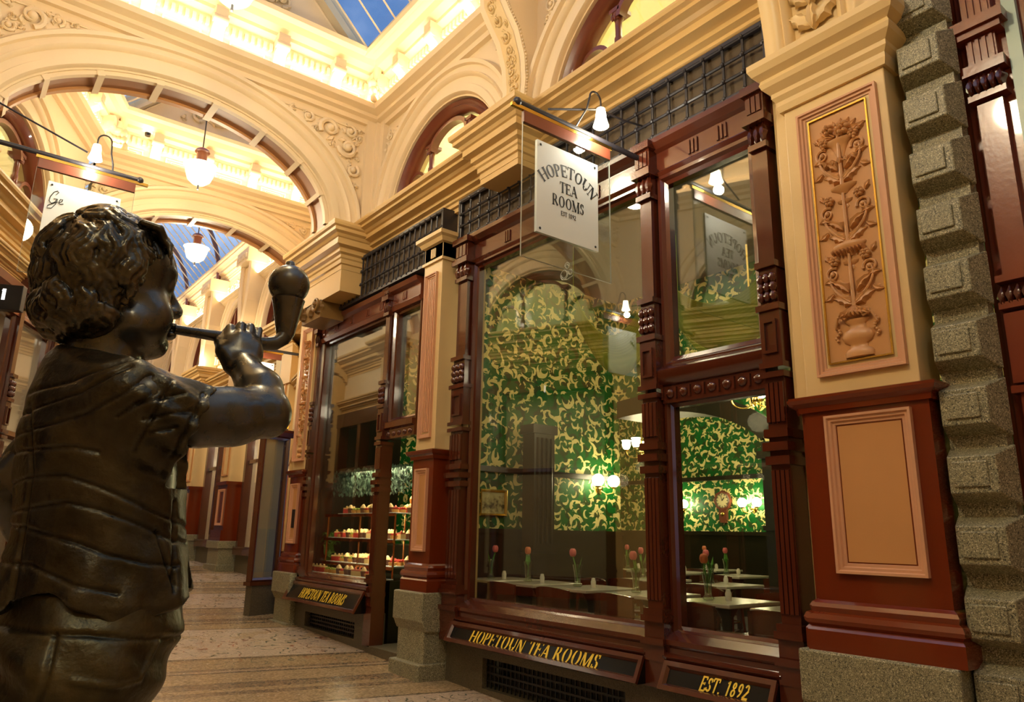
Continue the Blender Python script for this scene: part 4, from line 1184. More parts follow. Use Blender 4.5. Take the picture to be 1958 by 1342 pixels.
# ---------------------------------------------------------------- left hand shopfronts
def left_front(u0, u1, nm, label):
    r = thing(nm, WL(((u0+u1)/2, 0, FZ(8))), label, 'shopfront')
    ps = [u0, u0+(u1-u0)*.62, u1-.14]
    for a in ps:
        mb = MB(WL); post(mb, a, a+.14, .08, -.2, 3.88); mb.build('post', MAHOG, r, 40)
    mb = MB(WL); mb.extr([(-.06, 3.56), (.05, 3.56), (.05, 3.60), (.03, 3.62), (.03, 3.78), (.08, 3.82), (.10, 3.9), (-.06, 3.9)], u0-.1, u1+.1)
    for k in range(6): triglyph(mb, u0+.2+(u1-u0-.4)*k/5, 3.65, 3.75, .03)
    mb.build('transom', WOODR, r, 0)
    mb = MB(WL); sash(mb, u0+.14, ps[1], .5, 3.58); sash(mb, ps[1]+.14, u1-.14, .5, 3.58)
    mb.extr([(-.06, 2.16), (.04, 2.16), (.06, 2.2), (.04, 2.26), (-.06, 2.26)], u0+.14, u1-.14); mb.build('sash_frame', MAHOG, r, 0)
    pane(WL, 'window_pane', u0+.14, ps[1], .5, 3.58, r, mat=CLEAR); pane(WL, 'window_pane', ps[1]+.14, u1-.14, .5, 3.58, r, mat=CLEAR)
    mb = MB(WL); mb.box(u0, u1, -.1, .06, -.3, .24); mb.build('stall_riser', DGRAN, r, 0)
    mb = MB(WL); mb.box(u0, u1, -.1, .1, .24, .5); mb.build('sill', REDP, r, 0)
    return r
left_front(9.0, 12.35, 'shopfront', 'left hand shopfront behind the bronze boy with a cream interior')
left_front(5.3, 8.3, 'shopfront', 'dark left hand shopfront nearer the entrance, outside the picture edge')
left_front(1.8, 4.7, 'shopfront', 'dark left hand shopfront at the entrance, outside the picture edge')
mb = MB(WL)
mb.box(-4, 12.5, -.12, -.06, 3.85, 4.25)
for a, b in ((-4, 1.8), (4.7, 5.3), (8.3, 9.0), (12.35, 12.6)): mb.box(a, b, -.12, .1, -.5, 4.25)
mb.build('lower_wall', CREAM_DIM, wall_left, 0)
mb = MB(WL); mb.box(1.8, 8.5, -1.3, -1.2, -.4, 3.9); mb.build('wall_reflection_dimmer', DARKW, None, 0, kind='structure')  # unseen dark wall added to dim what the tea window reflects
mb = MB(WL); mb.box(1.8, 12.35, -1.7, -1.6, -.4, 3.9); mb.box(1.8, 12.4, -1.6, -.1, 3.88, 3.95); mb.box(12.3, 12.4, -1.6, -.1, -.4, 3.9); mb.box(8.5, 8.6, -1.6, -.1, -.4, 3.9)
mb.build('wall_left_shop', paint('shop_cream', (.52, .42, .28), .6, .1), None, 0, kind='structure')
area('left_shop_light', tuple(WL((10.6, -.8, 3.8))), (0, 0, -1), 2.6, .8, 12, (1, .86, .62), LDIR)
area('left_shop_light', tuple(WL((7.0, -.8, 3.8))), (0, 0, -1), 2.6, .8, 4, (1, .86, .62), LDIR)
# ================================================================== inside the tea room
mb = MB(); mb.box(4.1, 12, .4, 10.2, -.12, 0); mb.build('floor_tearoom', paint('dark_carpet', (.03, .022, .012), .6, .3), None, 0, kind='structure')
mb = MB(); mb.box(4.15, 12, .4, 10.3, 4.25, 4.35); mb.build('ceiling_tearoom', paint('dim_ceiling', (.05, .04, .015), .7, .1), None, 0, kind='structure')
wt = struct('wall_tearoom')
MB().box(4.2, 5.5, 9.75, 10.1, 0, 4.25).build('dark_backdrop', DARKW, wt, 0)  # plain dark box added behind the cakes so the window reads dark
YP, XA, XF = 6.62, 6.95, 10.5
mb = MB(); mb.box(4.16, XA, YP, YP+.12, 0, 4.25)
AF = fr((XA, 0, 0), (0, 1, 0), (-1, 0, 0))
mb.box(XA, XA+.35, .6, 4.5, 0, 4.25)
ac, aa, asz, ar = 6.2, 1.85, 1.92, .80
q = [(y, asz+ar*sqrt(max(0, 1-((y-ac)/aa)**2))) for y in np.linspace(4.5, YP, 24)]
for (y0, z0), (y1, z1) in zip(q, q[1:]):
    mb.add([(XA, y0, z0), (XA, y1, z1), (XA, y1, 4.25), (XA, y0, 4.25), (XA+.35, y0, z0), (XA+.35, y1, z1), (XA+.35, y1, 4.25), (XA+.35, y0, 4.25)], [(0, 1, 2, 3), (7, 6, 5, 4), (0, 4, 5, 1)])
mb.box(XF, XF+.1, 1, 10.2, 0, 4.25); mb.box(5.5, 12, 10.1, 10.2, 0, 4.3); mb.box(7.3, 12, 4.0, 4.1, 0, 4.3); mb.box(6.9, 7.0, YP+.12, 10.1, 0, 4.25); mb.box(4.2, 7, .5, .6, 0, 4.3)
mb.build('papered_walls', PAPER, wt, 0)
mb = MB()
def wains(x0, x1, y0, y1, z1): mb.box(x0, x1, y0, y1, 0, z1)
wains(4.16, XA-.02, YP-.04, YP, 1.22); wains(XF-.04, XF, 4, 10, 1.26); wains(XA-.04, XA, .6, 4.22, 1.25)
mb.box(4.16, XA-.02, YP-.07, YP, 1.20, 1.25); mb.box(XF-.08, XF, 4, 10, 1.24, 1.30)
mb.box(4.16, XA, YP-.06, YP, 1.86, 1.92); mb.box(XF-.06, XF, 4, 10, 2.14, 2.21)
mb.build('wainscot', DARKW, wt, 0)
mb = MB()
qq = [(y, z) for y, z in q]
mb.sweep(qq, [(-.02, -.60), (-.02, .04), (.20, .04), (.20, .0)], mp=lambda a, b, h: (XA-h, a, b))
mb.box(XA-.05, XA+.38, 4.22, 4.52, 0, 2.2); mb.box(XA-.08, XA+.4, 4.19, 4.56, 2.02, 2.10); mb.box(XA-.07, XA+.4, 4.20, 4.54, 1.28, 1.33)
mb.build('stone_arch', paint('dark_stone', (.020, .017, .009), .4, .3), wt, 40)
# cake shop back and wallpaper seen above the door
area('tearoom_ceiling_light', (5.6, 4.2, 4.2), (0, 0, -1), 2.2, 4.2, 26, (1, .84, .45))
area('tearoom_ceiling_light', (8.9, 7.0, 4.2), (0, 0, -1), 2.2, 4.5, 40, (1, .84, .45))
area('cake_shop_light', (5.6, 8.4, 4.1), (0, 0, -1), 1.6, 2.4, 16, (1, .84, .5))

# ---- wall sconces, clock, picture, chandeliers
def sconce(loc, T, label, pw=9):
    r = thing('wall_sconce', loc, label, 'wall lamp')
    mb = MB(T); mb.lathe([(.0, .0), (.06, .0), (.06, .015), (.02, .03), (0, .03)], 14, T=lambda p: T((p[0], p[2], p[1]))); mb.build('backplate', BRASS, r, 40)
    for s in (-1, 1):
        mb = MB(T); mb.tube([(0, .03, -.02), (s*.05, .09, -.07), (s*.12, .13, -.05), (s*.135, .13, .0)], .009, 8); mb.lathe([(.0, .0), (.035, .01), (.04, .025), (.0, .03)], 12, (s*.135, .13, .0)); a = mb.build('arm', BRASS, r, 40)
        mb = MB(T); mb.ball((s*.135, .13, .095), .075, 14, 10); mb.build('glass_globe', LAMPB, r, 60)
        point('sconce_light', tuple(T((s*.135, .26, .10))), pw, (1, .84, .5), .08)
    return r
sconce((6.56, YP, 1.76), fr((6.56, YP, 1.76), (1, 0, 0), (0, -1, 0)), 'twin globe wall lamp on the large patterned green wallpaper, behind the wide window', 4)
sconce((XF, 8.51, 1.66), fr((XF, 8.51, 1.66), (0, 1, 0), (-1, 0, 0)), 'twin globe wall lamp left of the wall clock', 5)
sconce((XF, 7.06, 1.66), fr((XF, 7.06, 1.66), (0, 1, 0), (-1, 0, 0)), 'twin globe wall lamp right of the wall clock', 5)
ck = thing('wall_clock', (XF-.01, 7.64, 1.5), 'round drop dial wooden clock on the far green wallpaper', 'clock')
TK_ = fr((XF, 7.64, 1.80), (0, -1, 0), (-1, 0, 0)); flatT = lambda p: TK_((p[0], p[2], p[1]))
mb = MB(); mb.lathe([(0, 0), (.17, 0), (.175, .03), (.16, .06), (.13, .05), (.13, .04), (0, .04)], 8, T=flatT); mb.box(-.075, .075, .0, .05, -.32, -.12, TK_); mb.box(-.05, .05, .0, .06, -.36, -.30, TK_); mb.build('case', WOODR, ck, 30)
mb = MB(); mb.lathe([(0, .042), (.125, .042), (.125, .046), (0, .046)], 28, T=flatT); mb.build('dial', NT('clock_dial').bsdf((.80, .68, .36), .5), ck, 30)
mb = MB(); mb.lathe([(.112, .0475), (.118, .0475), (.118, .0495), (.112, .0495), (.112, .0475)], 36, T=lambda p: (p[0], p[2], p[1]))
for i in range(12):
    g = pi/6*i; mb.prism([(cos(g)*.088-sin(g)*.006, sin(g)*.088+cos(g)*.006), (cos(g)*.088+sin(g)*.006, sin(g)*.088-cos(g)*.006), (cos(g)*.115+sin(g)*.006, sin(g)*.115-cos(g)*.006), (cos(g)*.115-sin(g)*.006, sin(g)*.115+cos(g)*.006)], .047, .05, lambda a, b, h: (a, h, b))
mb.T = WORLD
mb.v = [tuple(TK_(p)) for p in mb.v]; mb.build('hour_marks', INK, ck, 0)
mb = MB(TK_); mb.tube([(0, .052, 0), (.045, .052, .05)], .006, 6); mb.tube([(0, .054, 0), (-.02, .054, .095)], .005, 6); mb.build('hands', INK, ck, 0)
mb = MB(TK_); mb.ball((0, .055, -.22), (.035, .012, .035), 12, 6); mb.build('pendulum_bob', BRASS, ck, 60)
pic = thing('framed_picture', (4.92, YP-.03, 1.38), 'gold framed sepia landscape print low on the green wallpaper', 'picture')
PT = fr((4.92, YP, 1.525), (1, 0, 0), (0, -1, 0))
mb = MB(PT); mb.sweep(rect_path(-.185, .185, -.145, .145), [(0, .0), (0, .035), (.012, .04), (.03, .02), (.03, 0)], True, lambda a, b, h: (a, h, b)); mb.build('frame', BRASS, pic, 0)
def print_mat():
    t = NT('sepia_print'); sp = t.n('SeparateXYZ', {0: t.pos()}); n = t.noise(26, 4)
    f = t.math('ADD', n, t.math('MULTIPLY', t.math('ABSOLUTE', t.math('SUBTRACT', sp.outputs[2], 1.50)), -3.2))
    return t.bsdf(t.ramp(f, [(.18, (.62, .52, .26)), (.42, (.35, .28, .13)), (.56, (.10, .075, .03))]), .4)
mb = MB(PT); mb.box(-.16, .16, .005, .012, -.12, .12); mb.build('print', print_mat(), pic, 0)
def chandelier(loc, label, n=4, R=.24):
    r = thing('chandelier', loc, label, 'chandelier')
    mb = MB(); mb.tube([(loc[0], loc[1], loc[2]-.1), (loc[0], loc[1], 4.26)], .01, 8); mb.ball((loc[0], loc[1], loc[2]-.12), .04, 10, 6); mb.build('stem', BRASS, r, 40)
    for i in range(n):
        g = 2*pi*i/n+.4; T = fr(loc, (cos(g), sin(g), 0), (-sin(g), cos(g), 0)); mb = MB(T)
        mb.tube([(R*(.5-.5*cos(pi*t/10)), 0, -.10-.10*sin(pi*t/10)) for t in range(11)], .008, 8); mb.lathe([(0, -.1), (.035, -.09), (.04, -.07), (0, -.07)], 10, (R, 0, 0)); mb.build('arm', BRASS, r, 40)
        mb = MB(T); mb.lathe([(.02, -.07), (.05, -.05), (.065, .0), (.06, .05), (.075, .07)], 14, (R, 0, 0)); mb.build('glass_shade', LAMPB, r, 60)
    point('chandelier_light', (loc[0], loc[1], loc[2]-.34), 10, (1, .84, .5), .1)
chandelier((6.35, 4.18, 2.66), 'brass chandelier with glowing shades before the arch at upper right of the tea room')
chandelier((8.4, 7.55, 2.55), 'brass chandelier with glowing shades hanging in the room beyond the stone arch')

# ---- green cloth swags under the ceiling
GREENC = None
t = NT('green_swag_cloth'); w_ = t.n('TexWave', {'Scale': 30.0, 'Distortion': 1.0, 'Vector': t.pos()}).outputs['Fac']
d_ = t.n('BsdfDiffuse', {'Color': t.mix(w_, (.30, .40, .06), (.42, .52, .10))}); tl = t.n('BsdfTranslucent', {'Color': (.34, .44, .07)})
ms = t.n('MixShader', {0: .4, 1: d_.outputs[0], 2: tl.outputs[0]}); t.t.links.new(ms.outputs[0], t.out.inputs[0]); GREENC = t.m
def swag(x, y0, y1, z, drop, w, label):
    """ribbon of cloth hanging in a curve between two ceiling points"""
    vs, fs = [], []; n = 28
    for i in range(n+1):
        s = i/n; k = 1-(2*s-1)**2
        for j in range(5):
            f = j/4
            vs.append((x+.05*sin(f*3)+.10*f*k, y0+(y1-y0)*s, z-drop*k-w*f*(.75+.25*k)))
    for i in range(n):
        for j in range(4): fs.append((i*5+j, i*5+j+1, i*5+6+j, i*5+5+j))
    mw = MB().add(vs, fs)
    for y in (y0, y1): mw.tube([(x, y, z-.01), (x, y, 4.26)], .003, 6)
    o = mw.build('cloth_swag', GREENC, None, 60)
    sd = o.modifiers.new('thick', 'SOLIDIFY'); sd.thickness = .006
    return tag(o, label, 'cloth swag')
swag(5.0, 2.75, 4.35, 3.75, .62, .42, 'pale green cloth swag looping across the lower left of the upper right window pane')
swag(5.25, 1.9, 3.15, 3.75, .62, .42, 'green cloth swag at the right side of the upper right window pane')
swag(5.6, 2.6, 4.5, 3.5, .62, .40, 'deeper green cloth swag hanging lowest behind the upper right pane')
swag(5.1, 4.3, 5.5, 3.75, .62, .40, 'green cloth swag behind the top right corner of the wide window')
pl = thing('reflection_post', (5.2, 6.4, 0), 'dark post standing in for a reflected post, beside the framed picture in the tea room', 'post')  # solid dark post stands in for a reflection in the window
mb = MB(); mb.box(5.23, 5.53, 6.28, 6.48, 0, 2.36); mb.box(5.2, 5.56, 6.26, 6.50, 2.3, 2.4); mb.box(5.2, 5.56, 6.25, 6.505, 0, .55); mb.box(5.21, 5.55, 6.26, 6.50, .95, 1.0)
for k in range(4): mb.tube([(5.28+.065*k, 6.275, 1.1), (5.28+.065*k, 6.275, 2.25)], .018, 8)
mb.build('shaft', DARKW, pl, 0)
# ---- tables, chairs and what stands on them
def table(loc, label, group=None):
    r = thing('tea_table', loc, label, 'table', group)
    x, y, z = loc
    mb = MB(); mb.box(x-.31, x+.31, y-.25, y+.25, .722, .75); mb.build('table_top', MARBLE, r, 0, .006)
    mb = MB(); mb.lathe([(.05, .03), (.035, .12), (.03, .4), (.04, .62), (.09, .70), (.16, .722)], 14, (x, y, 0)); mb.build('pedestal', IRON, r, 40)
    mb = MB()
    for g in (0, pi/2, pi, 3*pi/2): mb.tube([(x, y, .10), (x+cos(g)*.16, y+sin(g)*.16, .07), (x+cos(g)*.27, y+sin(g)*.27, .02)], [.03, .022, .02], 8)
    mb.build('base', IRON, r, 40)
    return r
CHW = paint('cherry_chair_wood', (.10, .022, .010), .25, .25, coat=.5)
def chair(loc, label):
    r = thing('cafe_chair', (0, 0, 0), label, 'chair')
    mb = MB(); mb.lathe([(0, .44), (.20, .44), (.205, .46), (.19, .475), (0, .47)], 20); mb.build('seat', CHW, r, 40)
    for sx in (-1, 1):
        mb = MB(); mb.tube([(sx*.14, .15, .44), (sx*.17, .18, 0)], [.018, .014], 8); mb.build('leg', CHW, r, 40)
        mb = MB(); mb.tube([(sx*.18, -.20, 0), (sx*.16, -.16, .45), (sx*.18, -.20, .64), (sx*.185, -.215, .76)], [.015, .018, .016, .014], 8); mb.build('leg', CHW, r, 40)
    vs, fs = [], []
    for i in range(13):
        a = -1+2*i/12
        for z0 in (.58, .76+.02*(1-a*a)): 
            for dd in (0, .02): vs.append((a*.20, -.20-.06*(1-a*a)-dd, z0))
    for i in range(12):
        b = i*4; fs += [(b, b+4, b+6, b+2), (b+1, b+3, b+7, b+5), (b+2, b+6, b+7, b+3), (b, b+1, b+5, b+4)]
    fs += [(0, 2, 3, 1), (48, 49, 51, 50)]
    MB().add(vs, fs).build('backrest', CHW, r, 40)
    mb = MB(); mb.tube([(cos(g)*.17, sin(g)*.17, .24) for g in [2*pi*k/16 for k in range(17)]], .009, 6, False); mb.build('stretcher', CHW, r, 40)
    r.location = loc
    return r
VASEG = glassmat('vase_glass', (.80, .88, .78), 2.2, .14)
TUL = NT('tulip_pink').bsdf((.75, .16, .16), .5); TUL2 = NT('tulip_coral').bsdf((.80, .22, .08), .5)
STEM = NT('tulip_stem').bsdf((.12, .36, .05), .5)
def vase(loc, label, lean=.02):
    r = thing('bud_vase', loc, label, 'vase'); x, y, z = loc
    mb = MB(); mb.lathe([(0, .0), (.032, .0), (.034, .01), (.022, .03), (.024, .10), (.036, .16), (.034, .16), (.021, .10), (.018, .035), (0, .03)], 14, (x, y, z)); mb.build('glass', VASEG, r, 60)
    mb = MB(); mb.tube([(x, y, z+.04), (x+lean*.4, y, z+.14), (x+lean, y-lean*.5, z+.22)], .005, 6)
    for s in (-1, 1):
        vs = [(x+s*.004, y, z+.12), (x+s*.02, y+.014, z+.16), (x+s*.02, y-.014, z+.16), (x+s*.035, y, z+.22)]; mb.add(vs, [(0, 1, 3, 2)])
    mb.build('stem', STEM, r, 0)
    mb = MB()
    for k in range(5):
        g = 2*pi*k/5; mb.ball((x+lean+cos(g)*.010, y-lean*.5+sin(g)*.010, z+.245), (.016, .016, .030), 8, 6)
    mb.build('tulip', TUL if lean > 0 else TUL2, r, 60)
    r.scale = (1.25, 1.25, 1.2)
    return r
def shaker(loc, label):
    r = thing('salt_shaker', loc, label, 'shaker'); x, y, z = loc
    mb = MB(); mb.lathe([(0, 0), (.022, 0), (.024, .05), (.018, .065), (0, .065)], 12, loc); mb.build('body', CHINA, r, 40)
    mb = MB(); mb.lathe([(0, .065), (.018, .065), (.016, .078), (0, .082)], 12, loc); mb.build('cap', CHINA, r, 40)
    return r
near = [(4.78, 6.22, 'at the far left by the wallpaper wall'), (4.78, 5.62, 'second from the left in the window'), (4.78, 4.92, 'in the middle of the wide window'), (4.78, 4.22, 'at the right end of the wide window'), (4.78, 3.50, 'left in the right hand window'), (4.72, 2.80, 'right in the right hand window')]
back = [(8.0, 7.32, 'beyond the arch, farthest left'), (8.05, 6.55, 'beyond the arch below the clock'), (8.1, 5.75, 'beyond the arch to the right'), (8.2, 4.95, 'beyond the arch, farthest right'), (9.2, 6.9, 'against the far wainscot'), (6.4, 5.6, 'in the middle of the front room'), (6.4, 4.7, 'in the front room beside the arch pillar')]
T0 = table((0, 0, 0), ''); C0 = chair((0, 0, 0), ''); V0 = vase((0, 0, 0), '', .03); V1 = vase((0, 0, 0), '', -.02); S0 = shaker((0, 0, 0), '')
first = {}
def put(src, loc, rz, label):
    if id(src) not in first:
        first[id(src)] = 1; src.location = loc; src.rotation_euler = (0, 0, rz); src['label'] = label; return src
    return dup(src, loc, rz, label)
for i, (x, y, w_) in enumerate(near+back):
    put(T0, (x, y, 0), 0, 'marble topped tea table '+w_)
    put(V1 if i % 3 == 1 else V0, (x-.08, y+.10, .75), i*1.3, 'bud vase with tulip on the table '+w_)
    put(S0, (x+.0, y-.02, .75), 0, 'white shaker on the table '+w_)
    if i < 6:
        if i: put(C0, (x-.36, y-.12, 0), -pi/2, 'chair back against the glass at the table '+w_)
        if i: put(C0, (x+.46, y, 0), pi/2, 'chair on the room side, at the table '+w_)
    else:
        put(C0, (x-.42, y-.1, 0), -pi/2+.2, 'chair on the window side, at the table '+w_)
        if i in (9, 11): put(C0, (x+.05, y-.46, 0), .1, 'chair at the near end of the table '+w_)

# ---- the lit cake window
SHELFG = glassmat('shelf_glass', (.92, .97, .93), 1.0, .05)
cs = thing('cake_stand', (4.55, 8.5, 0), 'three tier glass cake stand with copper posts in the lit window', 'display stand')
COPPER = NT('copper').bsdf((.55, .20, .07), .25, .9)
for z in (1.40, 1.10, .80):
    mb = MB(); mb.box(4.25, 4.95, 7.58, 9.45, z-.012, z); mb.build('shelf', SHELFG, cs, 0)
    mb = MB(); mb.box(4.24, 4.26, 7.58, 9.45, z-.03, z+.005); mb.build('shelf_edge', COPPER, cs, 0)
for x in (4.28, 4.92):
    for y in (7.62, 8.5, 9.42):
        mb = MB(); mb.tube([(x, y, .66), (x, y, 1.4)], .012, 8); mb.build('upright', COPPER, cs, 40)
mb = MB(); mb.box(4.2, 5.0, 7.52, 9.7, 0, .66); mb.build('counter', DARKW, cs, 0)
RC = random.Random(4)
CK = [NT('cake_%s' % n).bsdf(c, .5) for n, c in (('sponge', (.62, .30, .06)), ('cream', (.80, .58, .26)), ('berry', (.45, .03, .02)), ('chocolate', (.12, .04, .015)), ('pistachio', (.28, .36, .05)), ('pink', (.62, .16, .10)))]
def cake(ic, top, form):
    r = thing('small_cake', (0, 0, 0), '', 'cake')
    mb = MB()
    if form == 0: mb.lathe([(0, 0), (.035, 0), (.045, .03), (.0, .032)], 12)
    elif form == 1: mb.box(-.04, .04, -.028, .028, 0, .045)
    else: mb.lathe([(0, 0), (.03, 0), (.04, .05), (.0, .055)], 12)
    mb.build('base', CK[ic], r, 30)
    mb = MB()
    if form == 0:
        for k in range(5): mb.ball((cos(k*1.256)*.02, sin(k*1.256)*.02, .04), .013, 7, 5)
    elif form == 1: mb.box(-.038, .038, -.027, .027, .045, .058); mb.ball((0, 0, .065), .013, 8, 5)
    else: mb.lathe([(.036, .05), (.03, .065), (.012, .085), (0, .09)], 10)
    mb.build('topping', CK[top], r, 40)
    r.scale = (1.05, 1.05, 1.25)
    return r
PRO = [cake(0, 2, 0), cake(1, 5, 1), cake(3, 1, 2), cake(0, 4, 0), cake(2, 1, 1), cake(0, 1, 2)]
def tray(z, x0, x1, y0, y1, nx, ny, where, grp):
    r = thing('cake_tray', ((x0+x1)/2, (y0+y1)/2, z), 'flat tray loaded with small cakes '+where, 'tray')
    MB().box(x0-.03, x1+.03, y0-.03, y1+.03, z+.002, z+.014).build('tray_plate', WHITEP, r, 0, .004)
    for i in range(nx):
        for j in range(ny):
            k = (i+j*2) % 6 if RC.random() < .4 else j*5//max(ny, 1) % 6
            o = put(PRO[k], (x0+(x1-x0)*(i+.5)/nx, y0+(y1-y0)*(j+.5)/ny, z+.014), RC.random()*3, 'small iced cake among the crowded cakes '+where)
            o['group'] = grp
tray(1.40, 4.30, 4.6, 7.7, 9.1, 3, 12, 'on the top glass shelf', 'cakes on the top shelf')
tray(1.10, 4.30, 4.6, 7.7, 9.35, 3, 14, 'on the middle glass shelf', 'cakes on the middle shelf')
tray(.80, 4.30, 4.6, 7.7, 9.35, 3, 14, 'on the lowest glass shelf', 'cakes on the lowest shelf')
tray(.665, 4.10, 4.24, 7.6, 9.6, 1, 18, 'along the foot of the window', 'cakes along the window foot')
for i in range(4):
    for j in range(4-i):
        for k in range(4-i):
            o = put(PRO[5], (4.79+(j-(3-i)/2)*.09, 7.87+(k-(3-i)/2)*.09, 1.416+i*.112), 0, 'cream puff in the pyramid on the top glass shelf'); o['group'] = 'cream puff pyramid'
LEAFG = paint('eucalyptus_leaf', (.10, .17, .13), .6, .3); FERN = paint('fern_green', (.10, .22, .03), .6, .3)
def garland(y0, y1, z, x, n, label):
    mb = MB(); R = random.Random(int(z*100+n))
    for i in range(n):
        y = R.uniform(y0, y1); dz = -R.uniform(0, .34)*(.6+.4*abs(sin(y*9))); s = R.uniform(.02, .035); a = R.uniform(0, 6.28)
        c = Vector((x+R.uniform(-.10, .10), y, z+dz)); u = Vector((cos(a)*s*.6, sin(a)*s*.6, 0)); v = Vector((R.uniform(-.5, .5)*s, R.uniform(-.5, .5)*s, -s*1.8))
        mb.add([c-u, c+v*.5, c+u, c-v*.5], [(0, 1, 2, 3)])
    for i in range(int((y1-y0)/.05)):
        y = y0+i*.05; mb.tube([(x, y, z+.01), (x+R.uniform(-.05, .05), y, z-.32*R.uniform(.6, 1))], .003, 4)
    return tag(mb.build('leaf_garland', LEAFG, None, 0, recalc=False), label, 'garland', kind='stuff')
garland(7.6, 9.6, 1.98, 4.45, 1300, 'grey-green leafy garland hanging above the cakes in the window')
garland(6.8, 7.3, 2.02, 4.7, 260, 'dark leafy garland hanging inside the open shop door')
mb = MB(); R = random.Random(3)
for f in range(28):
    g = R.uniform(0, 6.28); b = Vector((4.38, 9.35+.3*R.random(), .70+R.random()*.4)); d = Vector((cos(g)*.3, sin(g)*.3, .7)).normalized()
    for k in range(12):
        p = b+d*(.03*k)+Vector((0, 0, -.002*k*k)); w = .07*(1-k/13)
        for s in (-1, 1):
            sd = Vector((-d.y, d.x, .1*s))*s; mb.add([p, p+sd*w+d*.01, p+sd*w*1.1+d*.03, p+d*.02], [(0, 1, 2, 3)])
tag(mb.build('fern_sprays', FERN, None, 0, recalc=False), 'green fern sprays standing at the left end of the cake window', 'foliage', kind='stuff')
area('cake_window_lamp', (4.6, 8.35, 1.95), (0, 0, -1), .4, 1.5, 24, (1, .80, .46))
area('cake_window_lamp', (4.35, 8.35, 1.08), (.3, 0, -1), .05, 1.3, 6, (1, .82, .5))
area('cake_window_lamp', (4.35, 8.35, 1.38), (.3, 0, -1), .05, 1.3, 6, (1, .82, .5))
# plates and urn glimpsed through the door
for i in range(6):
    o = MB().lathe([(0, 0), (.06, 0), (.11, .015), (.11, .018), (.06, .006), (0, .006)], 20, (5.3, 8.05, 1.03+i*.02)).build('dinner_plate', CHINA, None, 40)
    tag(o, 'white plate in the stack seen through the shop door', 'plate', 'stacked plates by the shop door')
mb = MB(); mb.box(5.0, 5.7, 7.65, 9.6, 0, 1.03); tag(mb.build('service_counter', DARKW, None, 0, .01), 'dark service counter inside the shop door', 'counter')
o = MB().lathe([(0, 0), (.09, 0), (.11, .08), (.10, .2), (.05, .25), (.055, .27), (0, .28)], 18, (5.3, 8.35, 1.03)).build('teapot_urn', BLACKG, None, 40); tag(o, 'squat black urn on the counter inside the shop door', 'urn')
